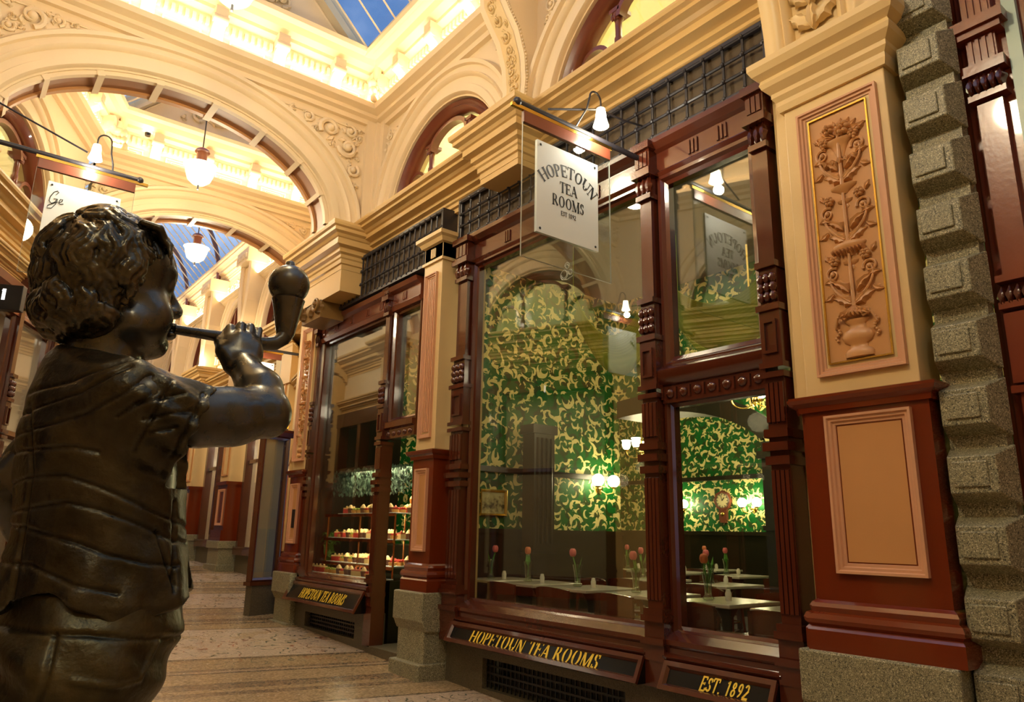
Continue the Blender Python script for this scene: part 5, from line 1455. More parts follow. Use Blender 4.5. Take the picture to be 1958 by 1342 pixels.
# ================================================================== bronze boy blowing a bubble pipe
class Field:
    """signed distance field on a grid, blended shape by shape, then meshed with surface nets"""
    def __init__(s, lo, hi, h):
        s.lo = np.array(lo, float); s.h = h
        s.n = np.ceil((np.array(hi)-s.lo)/h).astype(int)+1
        s.F = np.full(s.n, .06, np.float32)
        s.ax = [s.lo[i]+h*np.arange(s.n[i]) for i in range(3)]
    def win(s, lo, hi):
        a = np.clip(np.floor((np.array(lo)-s.lo)/s.h).astype(int), 0, s.n-1); b = np.clip(np.ceil((np.array(hi)-s.lo)/s.h).astype(int)+1, 1, s.n)
        sl = tuple(slice(i, max(j, i+1)) for i, j in zip(a, b))
        X, Y, Z = np.meshgrid(*[s.ax[i][sl[i]] for i in range(3)], indexing='ij', sparse=True)
        return sl, X, Y, Z
    def put(s, sl, d, k):
        A = s.F[sl]
        if k <= 0: s.F[sl] = np.minimum(A, d)
        else:
            h = np.clip(.5+.5*(A-d)/k, 0, 1); s.F[sl] = A+(d-A)*h-k*h*(1-h)
    def cone(s, a, b, ra, rb=None, k=.01):
        rb = ra if rb is None else rb
        a, b = np.array(a, float), np.array(b, float); m = max(ra, rb)+k*2+.012
        sl, X, Y, Z = s.win(np.minimum(a, b)-m, np.maximum(a, b)+m)
        v = b-a; L = max(v@v, 1e-12)
        t = np.clip(((X-a[0])*v[0]+(Y-a[1])*v[1]+(Z-a[2])*v[2])/L, 0, 1)
        d = np.sqrt((X-a[0]-v[0]*t)**2+(Y-a[1]-v[1]*t)**2+(Z-a[2]-v[2]*t)**2)-(ra+(rb-ra)*t)
        s.put(sl, d.astype(np.float32), k)
    def ell(s, c, r, ang=0, k=.01):
        c, r = np.array(c, float), np.array(r, float); m = max(r)+k*2+.012
        sl, X, Y, Z = s.win(c-m, c+m)
        x, y = X-c[0], Y-c[1]; ca, sa = cos(ang), sin(ang)
        p, q = x*ca+y*sa, -x*sa+y*ca
        k0 = np.sqrt((p/r[0])**2+(q/r[1])**2+((Z-c[2])/r[2])**2)
        s.put(sl, ((k0-1)*min(r)).astype(np.float32), k)
    def stack(s, rows, ang, k=.01):
        """body of elliptical sections: rows of (z, cx, cy, a, b)"""
        R = np.array(rows)[::-1]; R = R[np.argsort(R[:, 0])]
        m = .06
        sl, X, Y, Z = s.win((R[:, 1]-R[:, 3:5].max(1)).min()-m if False else (R[:, 1].min()-.2, R[:, 2].min()-.2, R[0, 0]-.02), (R[:, 1].max()+.2, R[:, 2].max()+.2, R[-1, 0]+.02))
        f = lambda i: np.interp(Z, R[:, 0], R[:, i])
        cx, cy, a, b = f(1), f(2), f(3), f(4); ca, sa = cos(ang), sin(ang)
        x, y = X-cx, Y-cy; p, q = x*ca+y*sa, -x*sa+y*ca
        d = (np.sqrt((p/a)**2+(q/b)**2)-1)*np.minimum(a, b)
        d = np.maximum(d, np.maximum(R[0, 0]-Z, Z-R[-1, 0]))
        s.put(sl, d.astype(np.float32), k)
    def cut(s, fn):
        X, Y, Z = np.meshgrid(*s.ax, indexing='ij', sparse=True)
        s.F = np.maximum(s.F, fn(X, Y, Z).astype(np.float32))
    def mesh(s, smooth=2):
        F = s.F; S = F < 0
        n = np.array(S.shape)-1
        corners = [(i, j, k) for i in (0, 1) for j in (0, 1) for k in (0, 1)]
        cnt = np.zeros(n, np.int8)
        for c in corners: cnt += S[c[0]:c[0]+n[0], c[1]:c[1]+n[1], c[2]:c[2]+n[2]]
        act = (cnt > 0) & (cnt < 8)
        idx = np.argwhere(act); vid = np.full(n, -1, np.int32); vid[act] = np.arange(len(idx))
        acc = np.zeros((len(idx), 3)); w = np.zeros(len(idx))
        for a in corners:
            for ax in range(3):
                if a[ax]: continue
                b = list(a); b[ax] = 1
                fa = F[idx[:, 0]+a[0], idx[:, 1]+a[1], idx[:, 2]+a[2]]; fb = F[idx[:, 0]+b[0], idx[:, 1]+b[1], idx[:, 2]+b[2]]
                c = (fa < 0) != (fb < 0)
                t = np.where(c, fa/np.where(c, fa-fb, 1), 0)
                p = np.tile(np.array(a, float), (len(idx), 1)); p[:, ax] = t
                acc[c] += p[c]; w[c] += 1
        V = s.lo+(idx+acc/w[:, None])*s.h
        quads = []
        for ax in range(3):
            o1, o2 = [(1, 2), (2, 0), (0, 1)][ax]
            sh = [slice(0, n[0]+1), slice(0, n[1]+1), slice(0, n[2]+1)]
            A = [slice(None)]*3; B = [slice(None)]*3; A[ax] = slice(0, -1); B[ax] = slice(1, None)
            cr = S[tuple(A)] != S[tuple(B)]
            e = np.argwhere(cr)
            e = e[(e[:, o1] > 0) & (e[:, o2] > 0) & (e[:, o1] < n[o1]) & (e[:, o2] < n[o2])]
            ins = S[e[:, 0], e[:, 1], e[:, 2]]
            q = []
            for d1, d2 in ((0, 0), (1, 0), (1, 1), (0, 1)):
                g = e.copy(); g[:, o1] -= d1; g[:, o2] -= d2; q.append(vid[g[:, 0], g[:, 1], g[:, 2]])
            q = np.stack(q, 1); q[~ins] = q[~ins][:, ::-1]
            quads.append(q)
        Q = np.concatenate(quads); Q = Q[(Q >= 0).all(1)]
        for _ in range(smooth):
            sm = np.zeros_like(V); ct = np.zeros(len(V))
            for i in range(4):
                for j in ((i+1) % 4, (i-1) % 4):
                    np.add.at(sm, Q[:, i], V[Q[:, j]]); np.add.at(ct, Q[:, i], 1)
            V = V*.5+.5*sm/np.maximum(ct, 1)[:, None]
        return V, Q
def normals(V, Q):
    fn = np.cross(V[Q[:, 2]]-V[Q[:, 0]], V[Q[:, 3]]-V[Q[:, 1]])
    N = np.zeros_like(V)
    for i in range(4): np.add.at(N, Q[:, i], fn)
    return N/np.maximum(np.linalg.norm(N, axis=1), 1e-12)[:, None]
def npmesh(name, V, Q, m, parent, off):
    me = bpy.data.meshes.new(name)
    me.vertices.add(len(V)); me.vertices.foreach_set('co', (V-np.array(off)).astype(np.float32).ravel())
    me.loops.add(Q.size); me.loops.foreach_set('vertex_index', Q.astype(np.int32).ravel())
    me.polygons.add(len(Q)); me.polygons.foreach_set('loop_start', np.arange(0, Q.size, 4, dtype=np.int32)); me.polygons.foreach_set('loop_total', np.full(len(Q), 4, np.int32))
    me.update(); me.validate(); me.shade_smooth()
    me.materials.append(m)
    o = bpy.data.objects.new(name, me); COL.objects.link(o); o.parent = parent
    return o
def groove(V, N, lines, depth, w, facing=None):
    """press lines, given in the (across, up) plane, into the side turned to -y"""
    for ln in lines:
        dmin = np.full(len(V), 9.0)
        for (a, b), (c, d) in zip(ln, ln[1:]):
            vx, vz = c-a, d-b; L = vx*vx+vz*vz
            t = np.clip(((V[:, 0]-a)*vx+(V[:, 2]-b)*vz)/L, 0, 1)
            dmin = np.minimum(dmin, np.hypot(V[:, 0]-a-vx*t, V[:, 2]-b-vz*t))
        k = np.exp(-(dmin/w)**2)*np.clip(-N[:, 1]*2+.6, 0, 1)
        V = V-N*(depth*k)[:, None]
    return V

SB = (.198, 1.183, FZ(1.183))
boy = thing('bronze_statue', SB, 'dark bronze statue of a curly haired boy blowing a round bubble pipe', 'statue')
boy.rotation_euler = (0, 0, -atan2(.165, .986))
OFF = (0, 0, SB[2])
A15 = rad(22); hf = np.array([cos(A15), sin(A15), 0]); hl = np.array([sin(A15), -cos(A15), 0]); HC = np.array([-.036, .0, 1.56])
hp = lambda a, b, c: HC+hf*a+hl*b+np.array([0, 0, c])
# ---- body: one surface from head to feet
B = Field((-.20, -.20, .44), (.26, .24, 1.69), .0027)
B.ell(hp(-.008, 0, .010), (.084, .070, .086), A15, .01)
B.ell(hp(.030, 0, .022), (.062, .060, .060), A15, .012)
B.ell(hp(.034, 0, -.042), (.054, .055, .062), A15, .02)
for s in (-1, 1):
    B.ell(hp(.046, s*.037, -.055), (.036, .031, .036), A15, .014)
    B.cone(hp(.072, s*.034, .018), hp(.083, s*.010, .014), .010, .008, .008)
    B.ell(hp(.068, s*.030, -.004), (.014, .015, .012), A15, .003)
    B.cone(hp(.076, s*.040, .004), hp(.083, s*.020, .006), .0035, .004, .004)
    B.ell(hp(.094, s*.010, -.033), (.009, .008, .007), A15, .005)
    B.ell(hp(-.006, s*.064, -.02), (.014, .008, .022), A15, .005)
    B.cone(hp(.020, s*.050, -.075), hp(.068, s*.014, -.092), .020, .018, .02)
B.cone(hp(.084, 0, .004), hp(.103, 0, -.028), .0075, .0115, .009)
B.ell(hp(.077, 0, -.090), (.019, .022, .017), A15, .012)
B.ell(hp(.100, 0, -.054), (.0095, .016, .0065), A15, .004); B.ell(hp(.098, 0, -.068), (.0105, .015, .0075), A15, .004)
B.cone((-.034, .004, 1.48), (-.030, .012, 1.36), .047, .062, .02)
B.stack([(1.42, -.03, .01, .06, .075), (1.36, -.014, .015, .08, .11), (1.28, -.006, .015, .092, .11), (1.15, .004, .012, .09, .105), (1.05, .005, .01, .085, .105), (.98, 0, .01, .08, .10)], rad(25), .02)
SH = (.035, -.092, 1.368); EL = (.197, -.05, 1.371); FM = (.190, -.022, 1.410); WR_ = (.168, .016, 1.452)
B.cone(SH, (.10, -.078, 1.352), .046, .041, .02); B.cone((.10, -.078, 1.352), EL, .0415, .0345, .012); B.ell((.145, -.068, 1.357), (.05, .036, .042), rad(8), .015)
B.cone(EL, FM, .034, .034, .014); B.cone(FM, WR_, .033, .0235, .012); B.ell((.211, -.05, 1.367), (.02, .024, .028), 0, .012)
K = [(.1445, .031, 1.498), (.1585, .027, 1.503), (.1725, .029, 1.503), (.1860, .034, 1.499)]
for (x, y, z), rr in zip(K, (.0098, .0098, .0094, .0085)):
    B.cone((.152+(x-.146)*.6, .017, 1.452), (x, y, z), .0145, rr, .007)
B.ell((.166, .027, 1.476), (.031, .017, .028), 0, .010)
for i, ((x, y, z), rr) in enumerate(zip(K, (.0080, .0077, .0074, .0066))):
    up = (.021, .022, .022, .024)[i]; x0 = x; x = x+(i-1.5)*.0012
    P1 = (x+.002, y+.012, z+up); P2 = (x+.004, y+.044, z+up-.004); P3 = (x+.004, y+.050, z-.014); P4 = (x+.003, y+.034, z-.024)
    B.cone((x0, y-.001, z+.002), P1, rr*1.08, rr, .0015); B.cone(P1, P2, rr, rr*.92, .0015); B.cone(P2, P3, rr*.92, rr*.86, .0015); B.cone(P3, P4, rr*.86, rr*.8, .0025)
B.cone((.152, .018, 1.456), (.136, .026, 1.476), .0145, .0125, .008); B.cone((.136, .026, 1.476), (.132, .040, 1.494), .0115, .0105, .004); B.cone((.132, .040, 1.494), (.142, .052, 1.514), .0105, .0085, .003)
B.cone((-.05, .11, 1.36), (-.125, .13, 1.252), .046, .038, .02); B.cone((-.125, .13, 1.252), (-.06, .17, 1.13), .036, .028, .012); B.ell((-.05, .175, 1.11), (.025, .02, .035), 0, .01)
LEG = [((.0, -.052, 1.0), (-.045, -.062, .72), (-.055, -.05, .50)), ((-.012, .066, 1.0), (-.03, .075, .72), (-.05, .07, .50))]
for h, kn, an in LEG:
    B.cone(h, kn, .070, .050, .02); B.cone(kn, an, .048, .032, .015); B.cone((an[0], an[1], .475), (an[0]+.09, an[1]+.02, .468), .030, .026, .015)
V, Q = B.mesh(2); del B
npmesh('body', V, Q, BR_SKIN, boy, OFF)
# ---- hair: thick wavy locks over the crown
Hh = Field((-.155, -.105, 1.435), (.085, .105, 1.69), .0018)
Hh.ell(hp(-.012, 0, .005), (.0725, .0665, .0865), A15, .0)
def face_cut(X, Y, Z):
    x, y = X-HC[0], Y-HC[1]; a = x*hf[0]+y*hf[1]; c = Z-HC[2]
    lim = np.interp(c, [-.10, -.03, .015, .045, .06, .08], [-.010, .014, .026, .050, .075, .12])
    return np.where(c > .082, -1, a-lim)
Hh.cut(face_cut)
Hh.ell(hp(-.037, 0, -.054), (.045, .057, .042), A15, .008)
RH = random.Random(11)
NL = 260
for i in range(NL):
    lowset = i >= 185
    er = np.array([.050, .062, .048]) if lowset else np.array([.080, .073, .093])
    cen = np.array([-.037, 0, -.054]) if lowset else np.array([-.012, 0, .005])
    zt = .75-1.5*(i-185+.5)/75 if lowset else 1-1.72*(i+.5)/185
    ph = i*2.39996
    if lowset and cos(ph) > .35: continue
    n = np.array([sqrt(max(0, 1-zt*zt))*cos(ph), sqrt(max(0, 1-zt*zt))*sin(ph), zt])
    L = RH.uniform(.055, .085); steps = 9; cur = RH.choice((-1, 1))*RH.uniform(.7, 1.25); wv = RH.uniform(0, 6.28); off = RH.uniform(-.006, .004)
    rad0 = RH.uniform(.0072, .0112); pts = []
    sw = RH.uniform(-.4, .4)
    for st in range(steps):
        p = n*(er+off+.004*st/steps); c = p[2]+cen[2]; a = p[0]+cen[0]
        lim = np.interp(c, [-.10, -.03, .02, .045, .062, .085], [-.01, .014, .026, .060, .092, .14])
        if a > lim or c < -.118: break
        prof_ = (.55+.7*sin(pi*min(1, (st+1.2)/steps))) if st < steps-1 else .25
        pts.append((hp(a, p[1], c), rad0*prof_, n.copy()))
        dn = np.array([.22, 0, -1.0])-np.array([.22, 0, -1.0])@n*n
        if n[2] > .75: dn = np.array([1.0, n[1]*2, -.3])-np.array([1.0, n[1]*2, -.3])@n*n
        dn /= max(np.linalg.norm(dn), 1e-6); sd = np.cross(n, dn)
        g = sw+cur*.8*sin(wv+st*.85)
        n = n+(dn*cos(g)+sd*sin(g))*(L/steps/(.055 if lowset else .088)); n /= np.linalg.norm(n)
    if len(pts) < 3: continue
    for k3, hgt in ((-1, 0), (0, .0030), (1, .0004)):
        ss = []
        for m_, (p, r_, n_) in enumerate(pts):
            tg = pts[min(m_+1, len(pts)-1)][0]-pts[max(m_-1, 0)][0]
            nw = hf*n_[0]+hl*n_[1]+np.array([0, 0, n_[2]])
            sd = np.cross(nw, tg); sd /= max(np.linalg.norm(sd), 1e-6)
            ss.append((p+sd*k3*r_*.72+nw*hgt, r_*.56))
        for (p, r0), (q, r1) in zip(ss, ss[1:]): Hh.cone(p, q, r0, r1, .0011)
for j in range(17):
    b = -.062+.0078*j+RH.uniform(-.003, .003); x0 = .0745-abs(b)*.45; w3 = RH.choice((-1, 1))
    q_ = [(x0-.034, b*.9, .076), (x0-.014, b+.004*w3, .071), (x0-.002, b-.003*w3, .060), (x0+.004, b+.005*w3, .050), (x0+.003+.004*(j % 2), b+.012*w3, .040-.012*RH.random())]
    for m_ in range(4): Hh.cone(hp(*q_[m_]), hp(*q_[m_+1]), (.0062, .0068, .0066, .0054)[m_], (.0068, .0066, .0054, .002)[m_], .0011)
V, Q = Hh.mesh(1); del Hh
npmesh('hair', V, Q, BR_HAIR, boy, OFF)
# ---- shirt
Sf = Field((-.19, -.20, 1.05), (.19, .23, 1.475), .0026)
Sf.stack([(1.455, -.036, .006, .050, .058), (1.435, -.032, .008, .066, .086), (1.41, -.026, .010, .080, .108), (1.375, -.017, .012, .094, .124), (1.32, -.010, .014, .106, .128), (1.25, -.004, .014, .107, .122), (1.19, .002, .013, .106, .118), (1.13, .010, .012, .118, .126), (1.10, .012, .012, .122, .130), (1.07, .010, .012, .110, .122)], rad(25), .015)
Sf.cone((.015, -.078, 1.368), (.06, -.078, 1.348), .062, .060, .03); Sf.cone((.05, -.082, 1.345), (.14, -.070, 1.327), .064, .062, .012); Sf.cone((.05, -.08, 1.325), (.14, -.072, 1.312), .052, .054, .02)
Sf.cone((-.045, .10, 1.372), (-.10, .14, 1.27), .055, .052, .03)
for k in range(24):
    g0, g1 = 2*pi*k/24, 2*pi*(k+1)/24
    rp_ = lambda g: (.090+.327*.066*cos(g), -.074+.060*sin(g), 1.330+.945*.066*cos(g))
    Sf.cone(rp_(g0), rp_(g1), .0052, .0052, .004)
def shirt_cut(X, Y, Z):
    hem = (1.098+.10*np.minimum(X+.02, 0)-.02*np.sin(X*30))-Z
    sl = ((X-.098)*.945-(Z-1.335)*.327)+np.where(Y > -.0, -9, 0)+np.where(X < .055, -9, 0)+np.where((Z < 1.255) & (X < .12) , -9, 0)
    co = Z-(1.437-.27*(X+.05)); 
    return np.maximum(np.maximum(hem, sl), co)
Sf.cut(shirt_cut)
V, Q = Sf.mesh(1); del Sf
N = normals(V, Q)
ang = np.arctan2(V[:, 1]-.012, V[:, 0]-.01)
low = np.clip((1.185-V[:, 2])/.07, 0, 1)
V = V+N*(low*(.0050*np.sin(ang*6+V[:, 2]*22)+.0022*np.sin(ang*13-V[:, 2]*40)))[:, None]
fold = np.clip((V[:, 0]-.0)/.06, 0, 1)*np.clip((V[:, 2]-1.25)/.05, 0, 1)
V = V+N*(fold*.003*np.sin((V[:, 0]*.6+V[:, 2]*1.1)*150))[:, None]
V = V+N*(.0016*np.sin(V[:, 0]*95+V[:, 2]*40)*np.sin(V[:, 2]*70+V[:, 1]*30))[:, None]
N = normals(V, Q)
lines = [[(-.11, 1.375), (-.059, 1.386), (-.011, 1.41), (.02, 1.425)], [(-.114, 1.346), (-.096, 1.353), (-.047, 1.368), (.007, 1.406)], [(-.116, 1.318), (-.082, 1.326), (-.036, 1.341), (0, 1.364), (.033, 1.396)], [(0, 1.337), (.039, 1.372)],
 [(-.125, 1.294), (-.109, 1.295), (-.043, 1.298), (-.015, 1.293)], [(-.12, 1.250), (-.09, 1.26), (-.05, 1.262), (-.016, 1.251), (.033, 1.232), (.075, 1.214), (.11, 1.20)], [(-.11, 1.215), (-.093, 1.219), (-.042, 1.228), (-.004, 1.22), (.036, 1.206), (.087, 1.185), (.11, 1.178)],
 [(-.11, 1.198), (-.091, 1.196), (-.024, 1.179), (.012, 1.165), (.054, 1.155), (.10, 1.15)], [(-.11, 1.152), (-.071, 1.151), (-.021, 1.129), (.03, 1.118)], [(.101, 1.380), (.071, 1.29)], [(.058, 1.392), (.025, 1.294)],
 [(-.085, 1.10), (-.088, 1.267), (-.108, 1.359)], [(.086, 1.235), (.098, 1.117)], [(.067, 1.195), (.097, 1.124)], [(.02, 1.355), (.075, 1.375)], [(.03, 1.335), (.085, 1.352)], [(.04, 1.318), (.07, 1.328)]]
V = groove(V, N, lines, .0036, .0027)
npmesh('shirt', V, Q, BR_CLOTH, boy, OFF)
# ---- trousers
Pf = Field((-.19, -.19, .46), (.18, .22, 1.125), .0034)
Pf.stack([(1.115, .012, .012, .106, .118), (1.09, .010, .012, .108, .120), (1.06, .006, .012, .110, .124), (1.0, -.004, .012, .104, .124), (.96, -.012, .012, .09, .12)], rad(25), .01)
for h, kn, an in LEG:
    Pf.cone((h[0], h[1], 1.02), kn, .086, .070, .03); Pf.cone(kn, (an[0], an[1], .50), .068, .055, .02)
V, Q = Pf.mesh(1); del Pf
N = normals(V, Q)
V = V+N*(.004*np.sin(V[:, 0]*55+V[:, 2]*34)*np.sin(V[:, 2]*42-V[:, 0]*25+1)+.002*np.sin(V[:, 2]*90+V[:, 0]*60))[:, None]
V = groove(V, N, [[(-.11, 1.076), (0, 1.072), (.13, 1.052)], [(-.03, 1.072), (-.032, 1.02), (-.045, .96)]], .004, .003)
V = groove(V, N, [[(-.005, 1.022), (.045, 1.012), (.068, 1.014), (.085, 1.055)], [(.02, .99), (.05, .985)]], -.0035, .003)
npmesh('trousers', V, Q, BR_PANTS, boy, OFF)
# ---- pipe with its ball
TB_ = lambda p: Vector(p)
def inboy(mb): 
    R = Matrix.Rotation(boy.rotation_euler[2], 4, 'Z'); mb.T = WORLD
    return mb
def boypart(mb, name, m, sm=50):
    me = bpy.data.meshes.new(name); me.from_pydata([(x, y, z-SB[2]) for x, y, z in mb.v], [], mb.f); me.validate()
    me.shade_smooth(); me.set_sharp_from_angle(angle=rad(sm)); me.materials.append(m)
    o = bpy.data.objects.new(name, me); COL.objects.link(o); o.parent = boy; return o
mb = MB()
st = [(.060, .026, 1.5005), (.090, .036, 1.502), (.125, .046, 1.5035), (.165, .056, 1.505), (.205, .065, 1.506), (.222, .069, 1.510), (.234, .072, 1.520), (.240, .074, 1.540)]
mb.tube(st, [.0075, .008, .009, .0095, .011, .012, .013, .014], 14)
mb.lathe([(.010, -.016), (.015, -.006), (.018, .008), (.0205, .022), (.0245, .042), (.0275, .055), (.0285, .058), (.026, .060), (.0, .060)], 24, (.2385, .0745, 1.534))
boypart(mb, 'bubble_pipe', BR_SKIN)
mb = MB(); mb.ball((.237, .075, 1.621), .0355, 28, 18); mb.lathe([(.009, -.003), (.008, .006), (.006, .008), (0, .008)], 14, (.236, .075, 1.656)); boypart(mb, 'pipe_ball', BR_SKIN)
mb = MB(); mb.box(-.24, .16, -.2, .22, SB[2]+.02, .40); mb.box(-.26, .18, -.22, .24, .40, .445); boypart(mb, 'plinth', GRANITE, 0)
# ================================================================== signs, lamps and the far corridor
BOARD = WOODR
EDGE = NT('edge_glint').bsdf((.28, .29, .25), .3)  # pale colour stands in for light caught in the sheet edges
def tulip_shade(mb, c, up=1):
    mb.lathe([(.012, .10), (.03, .095), (.036, .06), (.040, .02), (.050, -.02), (.058, -.045), (.052, -.05), (.038, -.02), (.0, .05)], 14, c)
def hanging_sign(T, label, lines, pole0, pole1, board, plate, lamp, extra=None, cable=None):
    """T: frame with a = out from the wall, b = towards the viewer, c = up"""
    r = thing('hanging_sign', T((pole0, 0, 4.02)), label, 'sign')
    mb = MB(T); mb.tube([(pole0, 0, 4.02), (pole1, 0, 4.02)], .022, 10); mb.ball((pole1, 0, 4.02), .032, 12, 8); mb.build('pole', IRON, r, 40)
    mb = MB(T); mb.box(board[0]-.02, board[1]+.10, -.012, .012, 3.975, 4.0); mb.build('brass_fitting', BRASS, r, 40)
    mb = MB(T); mb.lathe([(0, 0), (.05, 0), (.05, .02), (.03, .03), (0, .03)], 12, T=lambda p: T((pole0+p[2]*(1 if pole1 > pole0 else -1), p[0], 4.02+p[1]))); mb.build('wall_flange', BRASS, r, 40)
    mb = MB(T); mb.box(board[0], board[1], -.015, .015, 3.885, 3.972); mb.build('timber_bar', BOARD, r, 0, .003)
    mb = MB(T); mb.box(board[0], board[1], -.006, .006, board[2], 3.89); mb.build('clear_sheet', ACRYL, r, 0)
    mb = MB(T); mb.sweep(rect_path(board[0]-.002, board[1]+.002, board[2]-.002, 3.89), [(0, -.005), (0, .005), (.002, .005), (.002, -.005)], True, lambda a, b, h: (a, h, b), True); mb.build('edge_glint_frame', EDGE, r, 0)
    mb = MB(T); mb.box(plate[0], plate[1], -.011, .011, plate[2], plate[3]); p = mb.build('white_plate', WHITEP, r, 0)
    mb = MB(T)
    for a in (plate[0]+.03, plate[1]-.03):
        for c in (plate[2]+.03, plate[3]-.03): mb.ball((a, .012, c), (.009, .006, .009), 8, 5); mb.ball((a, -.012, c), (.009, .006, .009), 8, 5)
    mb.build('bolts', INK, r, 60)
    for f in lines: f(T, p)
    la, lb, lc = lamp
    mb = MB(T); mb.tube([(la+.16, .0, 4.03), (la+.15, lb*.4, 4.08), (la+.12, lb*.8, 4.16)]+[(la+.055+.055*cos(g), lb, 4.25+.06*sin(g)) for g in [pi*k/8 for k in range(9)]]+[(la, lb, 4.19)], .007, 6)
    if cable: mb.tube(cable, .008, 6)
    mb.build('lamp_bracket', IRON, r, 40)
    mb = MB(T); tulip_shade(mb, (la, lb, lc)); mb.build('glass_shade', LAMPW, r, 60)
    point('sign_lamp', tuple(T((la, lb+.02, lc-.12))), 9.0, (1, .92, .76), .04)
    return r
TSG = fr((4.0, 3.45, 0), (-1, 0, 0), (0, -1, 0))
def arc_text(side):
    def f(T, p):
        uc = .855                                    # plate centre, measured out from the wall
        def flatp(yb):
            return lambda x, y, d: ((uc-x) if side > 0 else (uc+x), side*(.0112+d), yb+y)
        R0 = .30; zc = 3.205+.0
        def arcp(x, y, d):
            g = x/R0; rr = R0+y
            return ((uc-sin(g)*rr) if side > 0 else (uc+sin(g)*rr), side*(.0112+d), 3.30+cos(g)*rr)
        mb = MB(T)
        text(mb, 'HOPETOUN', .088, arcp, .17, .05, True, 0, .0015, .92, .0)
        mb.build('lettering', INK, p, 0); mb = MB(T)
        text(mb, 'TEA', .080, flatp(3.475), .17, .05, True, 0, .0015, .95)
        mb.build('lettering', INK, p, 0); mb = MB(T)
        text(mb, 'ROOMS', .082, flatp(3.365), .17, .05, True, 0, .0015, .90)
        mb.build('lettering', INK, p, 0); mb = MB(T)
        text(mb, 'EST 1892', .034, flatp(3.305), .15, .05, True, 0, .0015, .85)
        mb.build('lettering', INK, p, 0)
    return f
hanging_sign(TSG, 'white hanging sign lettered HOPETOUN TEA ROOMS on a pole from the mahogany shopfront', [arc_text(1), arc_text(-1)], -.0, 1.31, (.44, 1.26, 2.93), (.57, 1.14, 3.13, 3.80), (.62, .10, 4.10),
             cable=[(.0, .0, 4.33), (.30, .03, 4.26), (.62, .08, 4.2), (1.05, .02, 4.06)])
TSL = fr((-.95, 7.0, .27), (1, 0, 0), (0, -1, 0))
def script(T, p):
    mb = MB(T)
    G = [(.06, .24), (.085, .28), (.07, .30), (.03, .27), (-.005, .19), (-.01, .13), (.02, .10), (.06, .13), (.075, .18), (.04, .175), (.085, .18), (.07, .10), (.03, .03), (-.02, .02), (-.015, .06), (.05, .11), (.09, .14)]
    e = [(.10, .13), (.14, .16), (.145, .19), (.12, .19), (.105, .15), (.12, .115), (.16, .13)]
    for st in (G, e):
        mb.tube([(1.365+x*.62, .013, 3.53+y*.62) for x, y in st], .0032, 5)
    mb.build('script_lettering', INK, p, 60)
hanging_sign(TSL, 'cream hanging sign with script lettering above the bronze boy, on the left wall', [script], 0, 2.02, (1.23, 1.99, 2.95), (1.33, 1.89, 3.13, 3.79), (1.63, .10, 4.10), cable=[(.0, 0, 4.78), (.9, .0, 4.36), (1.57, .06, 4.12)])
# small bracket sign on the far canted wall
TSF = fr((4.15, 10.62, -.22), (-1, .05, 0), (0, -1, 0))
def faint(T, p):
    mb = MB(T)
    for j, z in enumerate((3.66, 3.58, 3.48)):
        for i in range(6): mb.box(.50+i*.035, .515+i*.035, .0112, .013, z, z+.03)
    mb.build('lettering', INK, p, 0)
hanging_sign(TSF, 'small white hanging sign beyond the far carved pier', [faint], 0, .80, (.28, .74, 3.0), (.38, .64, 3.2, 3.82), (.66, .08, 3.84))
# number sign on the left shopfront
ns = thing('number_sign', WL((10.2, .3, 3.4)), 'black box sign with a white figure 1 behind the bronze boy', 'sign')
TN = fr(WL((10.2, .12, 0)), (LDIR.y, -LDIR.x, 0), -LDIR)
mb = MB(TN); mb.box(.0, .30, -.05, .05, 3.385, 3.66); mb.build('box', BLACK, ns, 0, .005)
mb = MB(TN); text(mb, '1', .12, lambda x, y, d: (.125+x, .0505+d, 3.49+y), .26, .07, True, 0, .003, 1.0); mb.build('figure', emit('white_figure', (1, .97, .9), 1.6), ns, 0)
# exit sign upstairs
ex = thing('exit_sign', (5.4, 7.0, 5.6), 'small green EXIT sign seen through the middle arched window', 'exit sign')
TX = fr((5.2, 7.05, 5.52), (1, -.35, 0), (-.35, -1, 0))
mb = MB(TX); mb.box(-.20, .20, -.02, .0, -.09, .10); mb.build('panel', emit('exit_panel', (.80, 1, .80), 1.0), ex, 0)
mb = MB(TX); text(mb, 'EXIT', .10, lambda x, y, d: (x, .001+d, -.05+y), .22, .16, False, 0, .002, .9); mb.build('lettering', emit('exit_green', (.02, .30, .08), .8), ex, 0)
mb = MB(TX); mb.tube([(0, -.01, .10), (0, -.01, 1.8)], .01, 6); mb.build('hanger', IRON, ex, 0)

# ---- pendant lamps
def pendant(loc, ztop, label, power=60, light=True):
    r = thing('pendant_lamp', loc, label, 'pendant lamp'); x, y, z = loc
    mb = MB(); mb.tube([(x, y, z+.42), (x, y, ztop)], .009, 8); mb.build('rod', IRON, r, 40)
    mb = MB(); mb.lathe([(0, .44), (.04, .43), (.085, .40), (.10, .37), (.075, .36), (.07, .34), (.07, .20), (.09, .17), (.0, .17)], 18, loc); mb.build('turned_gallery', WOODR, r, 40)
    mb = MB(); mb.lathe([(.10, .15), (.20, .165), (.225, .155), (.20, .13), (.185, .05), (.15, -.05), (.08, -.11), (.0, -.125)], 26, loc); mb.build('glass_bowl', LAMPG, r, 60)
    mb = MB(); mb.tube([(x, y, z-.12), (x, y, z-.18)], .012, 8); mb.ball((x, y, z-.18), .016, 8, 6); mb.build('finial', IRON, r, 40)
    point('pendant_light', (x, y, z-.32), power, (1, .84, .58), .18)
t = NT('opal_bowl'); lw = t.n('LayerWeight', {'Blend': .5}).outputs['Facing']
